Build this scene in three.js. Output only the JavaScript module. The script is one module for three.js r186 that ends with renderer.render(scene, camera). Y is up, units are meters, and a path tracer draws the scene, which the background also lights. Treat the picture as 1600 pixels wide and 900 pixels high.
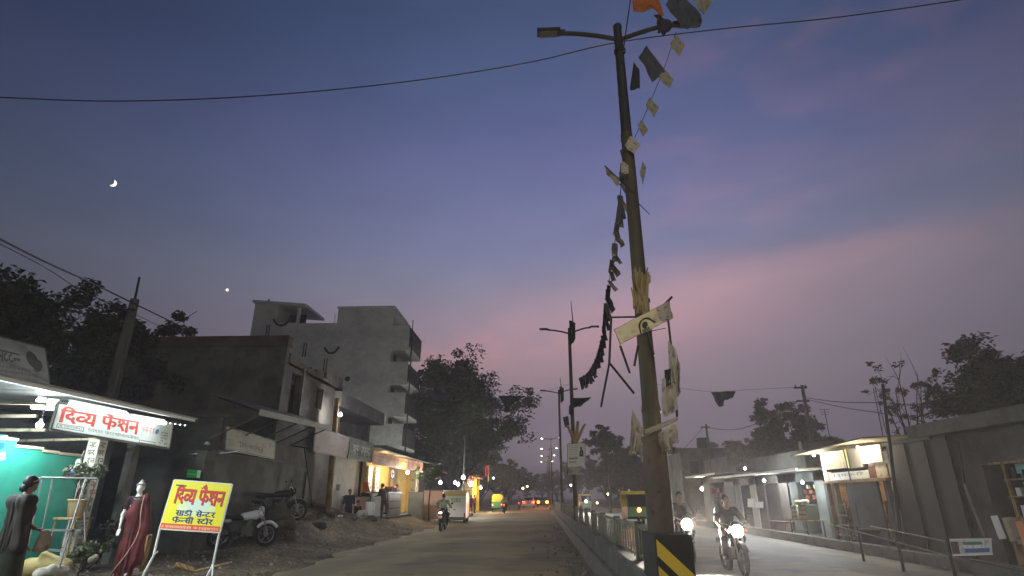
import * as THREE from 'three';
import { mergeGeometries } from 'three/addons/utils/BufferGeometryUtils.js';
import { RectAreaLightUniformsLib } from 'three/addons/lights/RectAreaLightUniformsLib.js';

// ---------- camera, sky, dusk light, exposure ----------
const F = 880, PITCH = Math.atan(327 / F), YAW = Math.atan((45 / F) * Math.cos(PITCH)), EYE = 1.5;   // photograph: 1600 x 900, f in its pixels
const scene = new THREE.Scene();
const camera = new THREE.PerspectiveCamera((2 * Math.atan(450 / F) * 180) / Math.PI, 16 / 9, 0.1, 6000);
camera.position.set(0, EYE, 0);
camera.rotation.set(PITCH, YAW, 0, 'YXZ');
const renderer = new THREE.WebGLRenderer({ antialias: true });
renderer.setSize(1024, 576);
renderer.toneMapping = THREE.LinearToneMapping;
renderer.toneMappingExposure = 1;
renderer.shadowMap.enabled = true;
RectAreaLightUniformsLib.init();

function mulberry(seed) { let s = seed | 0; return () => { s = (s + 0x6d2b79f5) | 0; let t = Math.imul(s ^ (s >>> 15), 1 | s); t = (t + Math.imul(t ^ (t >>> 7), 61 | t)) ^ t; return ((t ^ (t >>> 14)) >>> 0) / 4294967296; }; }
const hash2 = (x, y, k = 0) => { let h = Math.imul(x | 0, 374761393) ^ Math.imul(y | 0, 668265263) ^ Math.imul(k | 0, 1274126177); h = Math.imul(h ^ (h >>> 13), 1274126177); return ((h ^ (h >>> 16)) >>> 0) / 4294967296; };
const sm = (t) => t * t * (3 - 2 * t), mix = (a, b, t) => a + (b - a) * t, clamp = (x, a = 0, b = 1) => Math.min(b, Math.max(a, x)), step = (a, b, x) => sm(clamp((x - a) / (b - a)));
function vnoise(x, y, k = 0, per = 0) {
  const ix = Math.floor(x), iy = Math.floor(y), fx = sm(x - ix), fy = sm(y - iy), w = (n) => (per ? ((n % per) + per) % per : n);
  return mix(mix(hash2(w(ix), w(iy), k), hash2(w(ix + 1), w(iy), k), fx), mix(hash2(w(ix), w(iy + 1), k), hash2(w(ix + 1), w(iy + 1), k), fx), fy);
}
function fbm(x, y, k = 0, oct = 5, per = 0) { let s = 0, a = 0.5, n = 0; for (let i = 0; i < oct; i++) { s += a * vnoise(x, y, k + i * 17, per); n += a; a *= 0.5; x *= 2; y *= 2; if (per) per *= 2; } return s / n; }
const lin = (c) => { c /= 255; return c <= 0.04045 ? c / 12.92 : ((c + 0.055) / 1.055) ** 2.4; };

const GLOW_AZ = 4;   // degrees right of the road: where the sun went down
function skyColor(el, az) {
  const stops = [[0, 121, 110, 122], [4.5, 124, 112, 126], [7.6, 129, 116, 130], [10.7, 142, 128, 140], [14, 148, 133, 149], [17, 146, 136, 155], [19.5, 141, 137, 159], [23.6, 127, 129, 162], [30, 111, 116, 158], [33, 104, 109, 153], [36.3, 91, 100, 143], [42, 77, 90, 130], [47, 67, 81, 117], [60, 50, 63, 97], [90, 42, 55, 87]];
  let i = 0; while (i < stops.length - 2 && stops[i + 1][0] < el) i++;
  const a = stops[i], b = stops[i + 1], t = clamp((el - a[0]) / (b[0] - a[0]));
  const c = [1, 2, 3].map((k) => mix(lin(a[k]), lin(b[k]), t));
  const off = Math.abs(((az - GLOW_AZ + 540) % 360) - 180), high0 = step(48, 90, el);
  const g = [39, 42, 43].map((w, k) => mix([0.14, 0.17, 0.18][k] + [0.88, 0.85, 0.84][k] * Math.exp(-((off / w) ** 2)), 0.55, high0));
  // thin high cloud: pink where the afterglow still reaches it
  const A = az * 0.045, E = el * 0.11, warp = fbm(A * 1.3 + 7, E * 1.2, 31, 4) * 1.6;
  const w1 = fbm(A * 1.2 + warp, E * 1.7 + 0.25 * A + warp * 0.4, 5, 6), w2 = fbm(A * 2.6 - warp + 11, E * 3.4 - 0.5 * A, 9, 5), mott = 1 + 0.14 * (fbm(A * 3.1 + 3, E * 3.3 - A, 14, 5) - 0.5) * step(8, 16, el);
  const band = Math.exp(-(((el - 15.5 - 0.14 * az) / 4.2) ** 2)) * step(-30, -8, az) * (1 - step(70, 120, az));
  const high = step(12, 20, el) * (1 - step(48, 65, el)) * step(3, 20, az) * (1 - step(75, 120, az));
  const pink = band * (0.5 + 0.85 * step(0.3, 0.6, w1)) * mix(1, 0.55, step(12, 30, az)) + high * (step(0.45, 0.62, w1) * 0.26 + step(0.5, 0.7, w2) * 0.3), add = [0.13, 0.036, 0.014];
  for (let k = 0; k < 3; k++) c[k] = (c[k] + add[k] * pink) * g[k] * mott;
  return c;
}
{
  const W = 1024, H = 512, data = new Float32Array(W * H * 4);
  for (let r = 0; r < H; r++) {
    const up = ((r + 0.5) / H - 0.5) * 180;
    for (let q = 0; q < W; q++) {
      const ro = ((q + 0.5) / W - 0.5) * 2 * Math.PI, az = (Math.atan2(Math.cos(ro), -Math.sin(ro)) * 180) / Math.PI;   // 0 = along the road, right positive
      const c = skyColor(Math.max(0, up), az), o = (r * W + q) * 4;
      data[o] = c[0]; data[o + 1] = c[1]; data[o + 2] = c[2]; data[o + 3] = 1;
    }
  }
  const t = new THREE.DataTexture(data, W, H, THREE.RGBAFormat, THREE.FloatType);
  t.mapping = THREE.EquirectangularReflectionMapping; t.magFilter = THREE.LinearFilter; t.needsUpdate = true;
  scene.background = t; scene.environment = t;
}
const sun = new THREE.DirectionalLight(0xffb09a, 0.03);   // what is left of the afterglow, low over the road and to its right
sun.position.set(200 * Math.sin((GLOW_AZ * Math.PI) / 180), 30, -200 * Math.cos((GLOW_AZ * Math.PI) / 180));
sun.shadow.radius = 40; sun.name = 'afterglow';
Object.assign(sun.shadow.camera, { left: -60, right: 60, top: 60, bottom: -60, far: 500 });
scene.add(sun);
scene.fog = new THREE.FogExp2(0xdcd6e2, 0.0018);

// ---------- helpers ----------
const V = (x, y, z) => new THREE.Vector3(x, y, z);
camera.updateMatrixWorld(true);
const rayDir = (px, py) => V((px - 800) / F, (450 - py) / F, -1).applyQuaternion(camera.quaternion);
const atX = (px, py, X) => { const d = rayDir(px, py); return d.multiplyScalar(X / d.x).add(camera.position); };       // the point of a ray on the plane x = X
const atD = (px, py, D) => { const d = rayDir(px, py); return d.multiplyScalar(-D / d.z).add(camera.position); };     // ... at D metres along the road
const used = new Map();
function numbered(n) { const k = used.get(n) ?? 0; used.set(n, k + 1); return k ? n + '_' + String(k).padStart(3, '0') : n; }
function tag(o, label, category, group, kind) { if (label) o.userData.label = label; if (category) o.userData.category = category; if (group) o.userData.group = group; if (kind) o.userData.kind = kind; return o; }
function thing(name, label, category, pos = [0, 0, 0], turn = 0, group) { const o = new THREE.Group(); o.name = numbered(name); o.position.set(...pos); o.rotation.y = turn; scene.add(o); return tag(o, label, category, group); }
function seat(o, x, y, z) { for (const c of o.children) { c.position.x -= x; c.position.y -= y; c.position.z -= z; } o.position.set(x, y, z); return o; }   // built in world coordinates: puts the group at its base
function plain(g) { let r = g.index ? g.toNonIndexed() : g; for (const k of Object.keys(r.attributes)) if (!['position', 'normal', 'uv', 'color'].includes(k)) r.deleteAttribute(k); if (!r.attributes.normal) r.computeVertexNormals(); if (!r.attributes.uv) r.setAttribute('uv', new THREE.BufferAttribute(new Float32Array(r.attributes.position.count * 2), 2)); return r; }
function metreUV(g) {
  const p = g.attributes.position, n = g.attributes.normal, uv = new Float32Array(p.count * 2);
  for (let i = 0; i < p.count; i++) {
    const ax = Math.abs(n.getX(i)), ay = Math.abs(n.getY(i)), az = Math.abs(n.getZ(i)), x = p.getX(i), y = p.getY(i), z = p.getZ(i);
    if (ay >= ax && ay >= az) { uv[2 * i] = x; uv[2 * i + 1] = z; } else if (ax >= az) { uv[2 * i] = z; uv[2 * i + 1] = y; } else { uv[2 * i] = x; uv[2 * i + 1] = y; }
  }
  g.setAttribute('uv', new THREE.BufferAttribute(uv, 2)); return g;
}
function mesh(name, geos, material, parent, keepUV = false) {
  const list = [].concat(geos).map(plain); let g = list.length > 1 ? mergeGeometries(list) : list[0];
  if (!keepUV) metreUV(g);
  const m = new THREE.Mesh(g, material); m.name = parent ? name : numbered(name); (parent ?? scene).add(m); return m;
}
const structure = (name, geos, material, keepUV) => { const m = mesh(name, geos, material, null, keepUV); m.userData.kind = 'structure'; return m; };
const box = (w, h, d, x = 0, y = 0, z = 0, ry = 0, rx = 0, rz = 0) => { const g = new THREE.BoxGeometry(w, h, d); if (rx || ry || rz) g.applyMatrix4(new THREE.Matrix4().makeRotationFromEuler(new THREE.Euler(rx, ry, rz, 'YXZ'))); return g.translate(x, y, z); };
const bx = (x0, x1, y0, y1, z0, z1) => box(Math.abs(x1 - x0), Math.abs(y1 - y0), Math.abs(z1 - z0), (x0 + x1) / 2, (y0 + y1) / 2, (z0 + z1) / 2);
function chamfer(w, h, d, c, x = 0, y = 0, z = 0) {   // box with small bevels
  const s = new THREE.Shape(); const a = w / 2 - c, b = h / 2 - c; s.moveTo(-a, -b); s.lineTo(a, -b); s.lineTo(a, b); s.lineTo(-a, b); s.closePath();
  return new THREE.ExtrudeGeometry(s, { depth: d - 2 * c, bevelEnabled: true, bevelThickness: c, bevelSize: c, bevelSegments: 1, steps: 1 }).translate(x, y, z - d / 2 + c);
}
function rod(a, b, r0, r1 = r0, seg = 7) {
  a = a.isVector3 ? a : V(...a); b = b.isVector3 ? b : V(...b);
  const L = a.distanceTo(b), g = new THREE.CylinderGeometry(r1, r0, L, seg, 1);
  g.applyQuaternion(new THREE.Quaternion().setFromUnitVectors(V(0, 1, 0), b.clone().sub(a).normalize())); const c = a.clone().add(b).multiplyScalar(0.5); return g.translate(c.x, c.y, c.z);
}
function bar(a, b, w, h) { a = a.isVector3 ? a : V(...a); b = b.isVector3 ? b : V(...b); const g = new THREE.BoxGeometry(w, a.distanceTo(b), h); g.applyQuaternion(new THREE.Quaternion().setFromUnitVectors(V(0, 1, 0), b.clone().sub(a).normalize())); const c = a.clone().add(b).multiplyScalar(0.5); return g.translate(c.x, c.y, c.z); }
const wire = (pts, r, seg = 24, rad = 5) => new THREE.TubeGeometry(new THREE.CatmullRomCurve3(pts.map((p) => (p.isVector3 ? p : V(...p)))), seg, r, rad);
const ball = (r, x, y, z, sx = 1, sy = 1, sz = 1, seg = 12) => new THREE.SphereGeometry(r, seg, Math.max(6, seg * 0.75 | 0)).scale(sx, sy, sz).translate(x, y, z);
const lathe = (pts, seg = 16) => new THREE.LatheGeometry(pts.map((p) => new THREE.Vector2(...p)), seg);
function prism(outline, depth) { const s = new THREE.Shape(outline.map((p) => new THREE.Vector2(...p))); return new THREE.ExtrudeGeometry(s, { depth, bevelEnabled: false }); }
function cloth(c, nx = 8, ny = 8, amp = 0.02, seed = 1, thick = 0.004) {   // four corners, rippled sheet with two faces and rims
  const [a, b, d, e] = c.map((p) => (p.isVector3 ? p : V(...p))), n = b.clone().sub(a).cross(e.clone().sub(a)).normalize(), pos = [], uv = [], idx = [];
  for (let f = 0; f < 2; f++) for (let j = 0; j <= ny; j++) for (let i = 0; i <= nx; i++) {
    const u = i / nx, v = j / ny, p = a.clone().multiplyScalar((1 - u) * (1 - v)).addScaledVector(b, u * (1 - v)).addScaledVector(d, u * v).addScaledVector(e, (1 - u) * v);
    const r = amp * (Math.sin(u * 7 + seed * 2.3 + v * 2) + 0.6 * Math.sin(u * 13 - v * 5 + seed) + (vnoise(u * 4 + seed * 9, v * 4, seed) - 0.5) * 2.2) * (0.4 + v);
    const edge = i === 0 || i === nx || j === ny ? (vnoise(i * 0.9 + seed * 5, j * 0.9, seed + 3) - 0.5) * amp * 1.2 : 0;
    p.addScaledVector(n, r + (f ? thick : 0)).y += edge; pos.push(p.x, p.y, p.z); uv.push(u, 1 - v);
  }
  const W = nx + 1, N = W * (ny + 1);
  for (let j = 0; j < ny; j++) for (let i = 0; i < nx; i++) { const k = j * W + i; idx.push(k, k + W, k + 1, k + 1, k + W, k + W + 1, N + k, N + k + 1, N + k + W, N + k + 1, N + k + W + 1, N + k + W); }
  const g = new THREE.BufferGeometry(); g.setAttribute('position', new THREE.Float32BufferAttribute(pos, 3)); g.setAttribute('uv', new THREE.Float32BufferAttribute(uv, 2)); g.setIndex(idx); g.computeVertexNormals(); return g;
}
function panelFace(c0, c1, c2, c3) {   // flat four-cornered sheet, uv 0..1: c0 top left, c1 top right, c2 bottom right, c3 bottom left
  const g = new THREE.BufferGeometry(); g.setAttribute('position', new THREE.Float32BufferAttribute([c3, c2, c1, c3, c1, c0].flatMap((p) => (p.isVector3 ? p.toArray() : p)), 3));
  g.setAttribute('uv', new THREE.Float32BufferAttribute([0, 0, 1, 0, 1, 1, 0, 0, 1, 1, 0, 1], 2)); g.computeVertexNormals(); return g;
}

// ---------- computed textures ----------
function noiseTex(size, metres, fn) {   // fn(u, v, periodic fbm) -> [r, g, b] in sRGB 0..255
  const d = new Uint8Array(size * size * 4);
  for (let y = 0; y < size; y++) for (let x = 0; x < size; x++) { const c = fn(x / size, y / size), o = (y * size + x) * 4; for (let k = 0; k < 3; k++) d[o + k] = clamp(c[k], 0, 255); d[o + 3] = 255; }
  const t = new THREE.DataTexture(d, size, size); t.colorSpace = THREE.SRGBColorSpace; t.magFilter = THREE.LinearFilter; t.wrapS = t.wrapT = THREE.RepeatWrapping; t.repeat.set(1 / metres, 1 / metres); t.needsUpdate = true; return t;
}
const pf = (u, v, p, k, o = 4) => fbm(u * p, v * p, k, o, p);
const T = {};
T.plaster = noiseTex(512, 4, (u, v) => { const a = pf(u, v, 4, 1, 6), b = step(0.52, 0.68, pf(u, v, 7, 40, 5)), s = step(0.55, 0.75, pf(u * 1, v, 16, 60, 3)), m = 250 - 50 * (1 - a) - 10 * b - 12 * s + 18 * (hash2(u * 512, v * 512, 3) - 0.5); return [m, m * 0.985, m * 0.95]; });
T.grime = noiseTex(512, 3, (u, v) => { const a = pf(u, v, 5, 2, 6), b = step(0.45, 0.62, pf(u, v, 9, 45, 5)), m = 188 - 80 * (1 - a) - 20 * b + 22 * (hash2(u * 512, v * 512, 4) - 0.5); return [m, m * 0.98, m * 0.93]; });
T.dirt = noiseTex(1024, 5, (u, v) => { const a = pf(u, v, 6, 3, 7), b = step(0.55, 0.62, pf(u, v, 64, 44, 2)), c = step(0.6, 0.64, pf(u, v, 128, 46, 2)), w = step(0.5, 0.7, pf(u, v, 3, 47, 4)), m = 150 + 70 * (a - 0.5) * 2 - 40 * b + 55 * c - 30 * w + 30 * (hash2(u * 1024, v * 1024, 5) - 0.5); return [m, m * 0.9, m * 0.74]; });
T.asphalt = noiseTex(1024, 6, (u, v) => { const a = pf(u, v, 3, 6, 6), dust = step(0.42, 0.66, pf(u, v, 5, 50, 6)), sp = hash2(u * 1024, v * 1024, 7) - 0.5, pa = step(0.6, 0.62, pf(u, v, 4, 52, 3)), m = 112 + 50 * (a - 0.5) + 46 * sp - 22 * pa; return [m + dust * 40, m * 0.985 + dust * 33, m * 0.95 + dust * 19]; });
T.dust = noiseTex(1024, 6, (u, v) => { const a = pf(u, v, 3, 6, 6), dust = step(0.35, 0.66, pf(u, v, 5, 50, 6)), sp = hash2(u * 1024, v * 1024, 7) - 0.5, pa = step(0.6, 0.62, pf(u, v, 4, 52, 3)), m = 138 + 46 * (a - 0.5) + 40 * sp - 18 * pa; return [m + dust * 26, m * 0.94 + dust * 22, m * 0.78 + dust * 12]; });
T.cloth = noiseTex(256, 0.6, (u, v) => { const a = pf(u, v, 6, 8, 5), w = 12 * Math.sin(u * 256 * 1.57) * Math.sin(v * 256 * 1.57), b = step(0.6, 0.72, pf(u, v, 5, 55, 4)), m = 222 - 50 * (1 - a) - 46 * b + w; return [m, m * 0.97, m * 0.92]; });
T.wood = noiseTex(256, 0.8, (u, v) => { const a = fbm(u * 30, v * 3, 10, 4, 0), m = 150 + 80 * (a - 0.5) * 2 + 20 * (hash2(u * 256, v * 256, 8) - 0.5); return [m, m * 0.84, m * 0.62]; });
T.rust = noiseTex(256, 1, (u, v) => { const a = pf(u, v, 8, 11, 6), r = step(0.46, 0.6, a); return [mix(150, 118, r), mix(150, 80, r), mix(148, 56, r)]; });
T.bump = noiseTex(512, 1.2, (u, v) => { const m = 255 * (0.6 * pf(u, v, 10, 12, 6) + 0.4 * pf(u, v, 64, 13, 2)); return [m, m, m]; }); T.bump.colorSpace = THREE.NoColorSpace;
const std = (r, g, b, o = {}) => { const m = new THREE.MeshStandardMaterial({ roughness: 0.85, ...o }); m.color.setRGB(r, g, b); return m; };
const M = {
  dirt: std(0.42, 0.4, 0.35, { map: T.dirt, bumpMap: T.bump, bumpScale: 0.05, roughness: 0.95 }),
  asphalt: std(0.7, 0.72, 0.72, { map: T.asphalt, bumpMap: T.bump, bumpScale: 0.012, roughness: 0.72 }),
  dustyAsphalt: std(1, 0.93, 0.7, { map: T.dust, bumpMap: T.bump, bumpScale: 0.012, roughness: 0.8 }),
  concrete: std(0.3, 0.31, 0.3, { map: T.grime, bumpMap: T.bump, bumpScale: 0.01 }),
  darkPlaster: std(0.26, 0.3, 0.29, { map: T.grime, bumpMap: T.bump, bumpScale: 0.012, roughness: 0.95 }),
  brickPlaster: std(0.26, 0.22, 0.19, { map: T.grime, bumpMap: T.bump, bumpScale: 0.02, roughness: 0.95 }),
  greyWall: std(0.34, 0.35, 0.33, { map: T.grime, bumpMap: T.bump, bumpScale: 0.01, roughness: 0.95 }),
  whitewash: std(0.74, 0.75, 0.72, { map: T.plaster, bumpMap: T.bump, bumpScale: 0.006 }),
  whiteBlock: std(0.93, 0.96, 0.92, { map: T.plaster, bumpMap: T.bump, bumpScale: 0.006 }),
  yellowWall: std(0.62, 0.4, 0.1, { map: T.plaster }),
  pinkWall: std(0.55, 0.38, 0.34, { map: T.plaster }),
  turquoise: std(0.025, 0.36, 0.27, { map: T.plaster, roughness: 0.7 }),
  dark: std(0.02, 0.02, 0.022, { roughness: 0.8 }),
  black: std(0.012, 0.012, 0.014, { roughness: 0.55 }),
  rubber: std(0.015, 0.015, 0.016, { roughness: 0.9 }),
  steel: std(0.35, 0.36, 0.37, { metalness: 0.7, roughness: 0.45, map: T.plaster }),
  grey: std(0.22, 0.22, 0.22, { roughness: 0.6, map: T.grime }),
  galv: std(0.4, 0.42, 0.43, { metalness: 0.4, roughness: 0.55, map: T.grime }),
  sheet: std(0.5, 0.53, 0.55, { metalness: 0.25, roughness: 0.55, map: T.grime }),
  rust: std(0.8, 0.8, 0.8, { map: T.rust, roughness: 0.9 }),
  wood: std(0.75, 0.72, 0.68, { map: T.wood, roughness: 0.9 }),
  paleWood: std(0.95, 0.85, 0.7, { map: T.wood, roughness: 0.85 }),
  polePaint: std(0.17, 0.155, 0.09, { map: T.grime, roughness: 0.75 }),
  poleDark: std(0.05, 0.05, 0.05, { map: T.grime, roughness: 0.7 }),
  white: std(0.75, 0.75, 0.72, { roughness: 0.5 }),
  cream: std(0.72, 0.66, 0.5, { map: T.cloth }),
  whiteCloth: std(0.68, 0.65, 0.6, { map: T.cloth, roughness: 0.95 }),
  paleCloth: std(0.42, 0.42, 0.34, { map: T.cloth, roughness: 0.95 }),
  blueCloth: std(0.075, 0.09, 0.14, { map: T.cloth, roughness: 0.95 }),
  darkCloth: std(0.03, 0.032, 0.045, { map: T.cloth, roughness: 0.95 }),
  saffron: std(0.55, 0.17, 0.04, { map: T.cloth, roughness: 0.95 }),
  red: std(0.45, 0.03, 0.025, { roughness: 0.6 }),
  orange: std(0.62, 0.2, 0.05, { map: T.plaster, roughness: 0.7 }),
  yellowPaint: std(0.75, 0.55, 0.04, { map: T.plaster, roughness: 0.7 }),
  blue: std(0.05, 0.12, 0.3, { roughness: 0.6 }),
  green: std(0.03, 0.3, 0.1, { roughness: 0.6 }),
  carWhite: std(0.7, 0.7, 0.69, { roughness: 0.35 }),
  glass: new THREE.MeshPhysicalMaterial({ color: 0x0c1014, roughness: 0.08, metalness: 0, ior: 1.5 }),
  skin: std(0.25, 0.13, 0.08, { roughness: 0.6 }),
  dummy: std(0.78, 0.72, 0.66, { roughness: 0.4 }),
  hair: std(0.01, 0.009, 0.008, { roughness: 0.6 }),
  straw: std(0.32, 0.25, 0.12, { roughness: 0.95 }),
  bamboo: std(0.62, 0.55, 0.3, { map: T.wood, roughness: 0.7 }),
};
for (const [k, m] of Object.entries(M)) m.name = k;
const glow = (hex, s) => new THREE.MeshStandardMaterial({ color: 0xffffff, emissive: hex, emissiveIntensity: s, roughness: 0.4 });
const G = { cold: glow(0xe8f4ff, 22), head: glow(0xfffbe8, 30), warm: glow(0xffd79a, 9), street: glow(0xfff2d8, 14), amber: glow(0xff7a18, 40), red: glow(0xff2412, 12), tube: glow(0xeefaff, 10), moon: glow(0xfff0dc, 1.6), tail: glow(0xffd8e2, 5) };
function pointLight(parent, x, y, z, hex, I, soft = 2) { const l = new THREE.PointLight(hex, I); l.position.set(x, y, z); l.castShadow = true; l.shadow.radius = soft; l.name = 'bulb_light'; parent.add(l); return l; }
function spotLight(parent, x, y, z, tx, ty, tz, hex, I, angle, soft = 3) { const l = new THREE.SpotLight(hex, I, 0, angle, 0.8); l.position.set(x, y, z); l.target.position.set(tx, ty, tz); l.castShadow = true; l.shadow.radius = soft; l.name = 'head_light'; parent.add(l, l.target); return l; }
function areaLight(parent, a, b, towards, w, hex, I) {   // a strip from a to b that shines in direction towards
  const l = new THREE.RectAreaLight(hex, I, a.distanceTo(b), w), c = a.clone().add(b).multiplyScalar(0.5), xA = b.clone().sub(a).normalize(), zA = towards.clone().normalize().negate(); zA.addScaledVector(xA, -zA.dot(xA)).normalize();
  const yA = zA.clone().cross(xA); l.position.copy(c); l.quaternion.setFromRotationMatrix(new THREE.Matrix4().makeBasis(xA, yA, zA)); l.name = 'tube_light'; parent.add(l); return l;
}
function canvasTex(w, h, draw) { const c = document.createElement('canvas'); c.width = w; c.height = h; const x = c.getContext('2d'); draw(x, w, h); const t = new THREE.CanvasTexture(c); t.colorSpace = THREE.SRGBColorSpace; t.magFilter = THREE.LinearFilter; return t; }
const printMat = (w, h, draw, o = {}) => { const m = new THREE.MeshStandardMaterial({ map: canvasTex(w, h, draw), roughness: 0.55, ...o }); m.name = 'print'; return m; };

// ---------- Devanagari lettering drawn as pen strokes (head line at 0, foot at 100) ----------
const GL = {
  da: [58, 'M32 0V28C5 22 2 62 30 64C44 64 46 52 36 50M34 62C40 76 47 86 54 97'], i: [24, 'M12 100V0C12 -34 52 -36 60 0'], ii: [28, 'M14 100V0C14 -32 -26 -34 -34 0'],
  vh: [34, 'M40 36C20 26 4 40 6 56C8 74 30 74 42 60'], ya: [64, 'M8 10C32 4 34 44 12 50C12 76 40 80 54 62M54 0V100'], pha: [88, 'M10 0V36C10 66 46 62 46 44M46 0V100M46 42C60 24 82 36 78 56C76 70 66 72 62 62'],
  ai: [0, 'M-42 0C-46 -18 -58 -27 -74 -32M-42 0C-40 -20 -48 -36 -60 -46'], e: [0, 'M-12 0C-14 -20 -28 -30 -44 -34'], sha: [74, 'M19 34C6 27 8 7 24 8C40 9 40 34 26 43C18 48 13 52 13 58C22 50 33 64 43 94M37 26C46 38 56 38 62 34M62 0V100'],
  na: [60, 'M50 0V100M50 48H22C10 40 4 62 18 63C28 62 28 52 22 48'], nh: [36, 'M42 48H20C8 40 2 62 16 63C26 62 26 52 20 48'], sa: [66, 'M12 4C32 4 34 38 14 44C22 60 32 78 40 94M22 44H55M55 0V100'], sh: [40, 'M12 4C32 4 34 38 14 44C20 60 28 76 36 92M22 44H46'],
  aa: [24, 'M12 0V100'], dda: [56, 'M32 0V20C8 18 6 44 28 45C52 46 54 82 30 84C18 84 12 76 14 68M34 104h2'], ta: [56, 'M32 0V22C2 22 4 82 34 82C44 82 50 74 52 66'], ra: [48, 'M12 4C34 2 36 38 14 46C22 62 34 80 42 96'],
  o: [24, 'M12 0V100M12 0C10 -20 -4 -30 -20 -34'], cand: [0, 'M-58 -26C-54 -8 -38 -8 -34 -26'], gap: [34, ''],
};
function write(x, word, px, py, size, width, color, weight = 13) {   // word: list of glyph names; fitted to the width
  const total = word.reduce((s, g) => s + GL[g][0], 0), k = size / 100, kx = width / total; let at = 0, from = null;
  x.save(); x.translate(px, py); x.scale(kx, k); x.strokeStyle = color; x.lineWidth = weight; x.lineCap = 'butt'; x.lineJoin = 'round';
  for (const g of word) { if (g === 'gap') { if (from !== null) { x.stroke(new Path2D(`M${from} 0H${at}`)); from = null; } } else if (from === null) from = at; if (GL[g][1]) { x.save(); x.translate(at, 0); x.stroke(new Path2D(GL[g][1])); x.restore(); } at += GL[g][0]; }
  if (from !== null) x.stroke(new Path2D(`M${from} 0H${at}`)); x.restore();
}
const W_TITLE = ['i', 'da', 'vh', 'ya', 'gap', 'pha', 'ai', 'sha', 'na'], W_L2 = ['sa', 'aa', 'dda', 'ii', 'gap', 'sa', 'e', 'nh', 'ta', 'ra'], W_L3 = ['pha', 'cand', 'nh', 'sa', 'ii', 'gap', 'sh', 'ta', 'o', 'ra'];
const ANY = ['da', 'na', 'sa', 'ta', 'ra', 'ya', 'aa', 'sha', 'pha', 'dda', 'ii', 'nh'];
const scribble = (seed, n) => { const r = mulberry(seed), w = []; for (let i = 0; i < n; i++) w.push(i && r() < 0.17 ? 'gap' : ANY[(r() * ANY.length) | 0]); return w; };   // small print that cannot be read in the photograph
function stain(x, w, h, seed, n, color) { const r = mulberry(seed); x.fillStyle = color; for (let i = 0; i < n; i++) { x.beginPath(); const px = r() * w, py = r() * h, s = (0.01 + r() * r() * 0.09) * w; x.ellipse(px, py, s, s * (0.3 + r()), r() * 3, 0, 7); x.fill(); } }

// ---------- figures: a distance field of tapered bones, meshed by surface nets ----------
function nets(f, lo, hi, cell) {
  const nx = Math.ceil((hi[0] - lo[0]) / cell) + 1, ny = Math.ceil((hi[1] - lo[1]) / cell) + 1, nz = Math.ceil((hi[2] - lo[2]) / cell) + 1, val = new Float32Array(nx * ny * nz), id = (i, j, k) => (k * ny + j) * nx + i;
  for (let k = 0; k < nz; k++) for (let j = 0; j < ny; j++) for (let i = 0; i < nx; i++) val[id(i, j, k)] = f(lo[0] + i * cell, lo[1] + j * cell, lo[2] + k * cell);
  const vid = new Int32Array(nx * ny * nz).fill(-1), pos = [], idx = [], C = [[0, 0, 0], [1, 0, 0], [0, 1, 0], [1, 1, 0], [0, 0, 1], [1, 0, 1], [0, 1, 1], [1, 1, 1]], E = [[0, 1], [2, 3], [4, 5], [6, 7], [0, 2], [1, 3], [4, 6], [5, 7], [0, 4], [1, 5], [2, 6], [3, 7]];
  for (let k = 0; k < nz - 1; k++) for (let j = 0; j < ny - 1; j++) for (let i = 0; i < nx - 1; i++) {
    const v = C.map((c) => val[id(i + c[0], j + c[1], k + c[2])]); let neg = 0; for (const q of v) if (q < 0) neg++; if (!neg || neg === 8) continue;
    let sx = 0, sy = 0, sz = 0, n = 0;
    for (const [a, b] of E) if (v[a] < 0 !== v[b] < 0) { const t = v[a] / (v[a] - v[b]); sx += mix(C[a][0], C[b][0], t); sy += mix(C[a][1], C[b][1], t); sz += mix(C[a][2], C[b][2], t); n++; }
    vid[id(i, j, k)] = pos.length / 3; pos.push(lo[0] + (i + sx / n) * cell, lo[1] + (j + sy / n) * cell, lo[2] + (k + sz / n) * cell);
  }
  const quad = (a, b, c, d, flip) => (flip ? idx.push(a, c, b, a, d, c) : idx.push(a, b, c, a, c, d));
  for (let k = 1; k < nz - 1; k++) for (let j = 1; j < ny - 1; j++) for (let i = 1; i < nx - 1; i++) {
    const o = val[id(i, j, k)] < 0;
    if (o !== val[id(i + 1, j, k)] < 0) quad(vid[id(i, j - 1, k - 1)], vid[id(i, j, k - 1)], vid[id(i, j, k)], vid[id(i, j - 1, k)], !o);
    if (o !== val[id(i, j + 1, k)] < 0) quad(vid[id(i - 1, j, k - 1)], vid[id(i - 1, j, k)], vid[id(i, j, k)], vid[id(i, j, k - 1)], !o);
    if (o !== val[id(i, j, k + 1)] < 0) quad(vid[id(i - 1, j - 1, k)], vid[id(i, j - 1, k)], vid[id(i, j, k)], vid[id(i - 1, j, k)], !o);
  }
  const g = new THREE.BufferGeometry(); g.setAttribute('position', new THREE.Float32BufferAttribute(pos, 3)); g.setIndex(idx); g.computeVertexNormals(); return g;
}
const smin = (a, b, k) => { const h = clamp(0.5 + (0.5 * (b - a)) / k); return mix(b, a, h) - k * h * (1 - h); };
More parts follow.
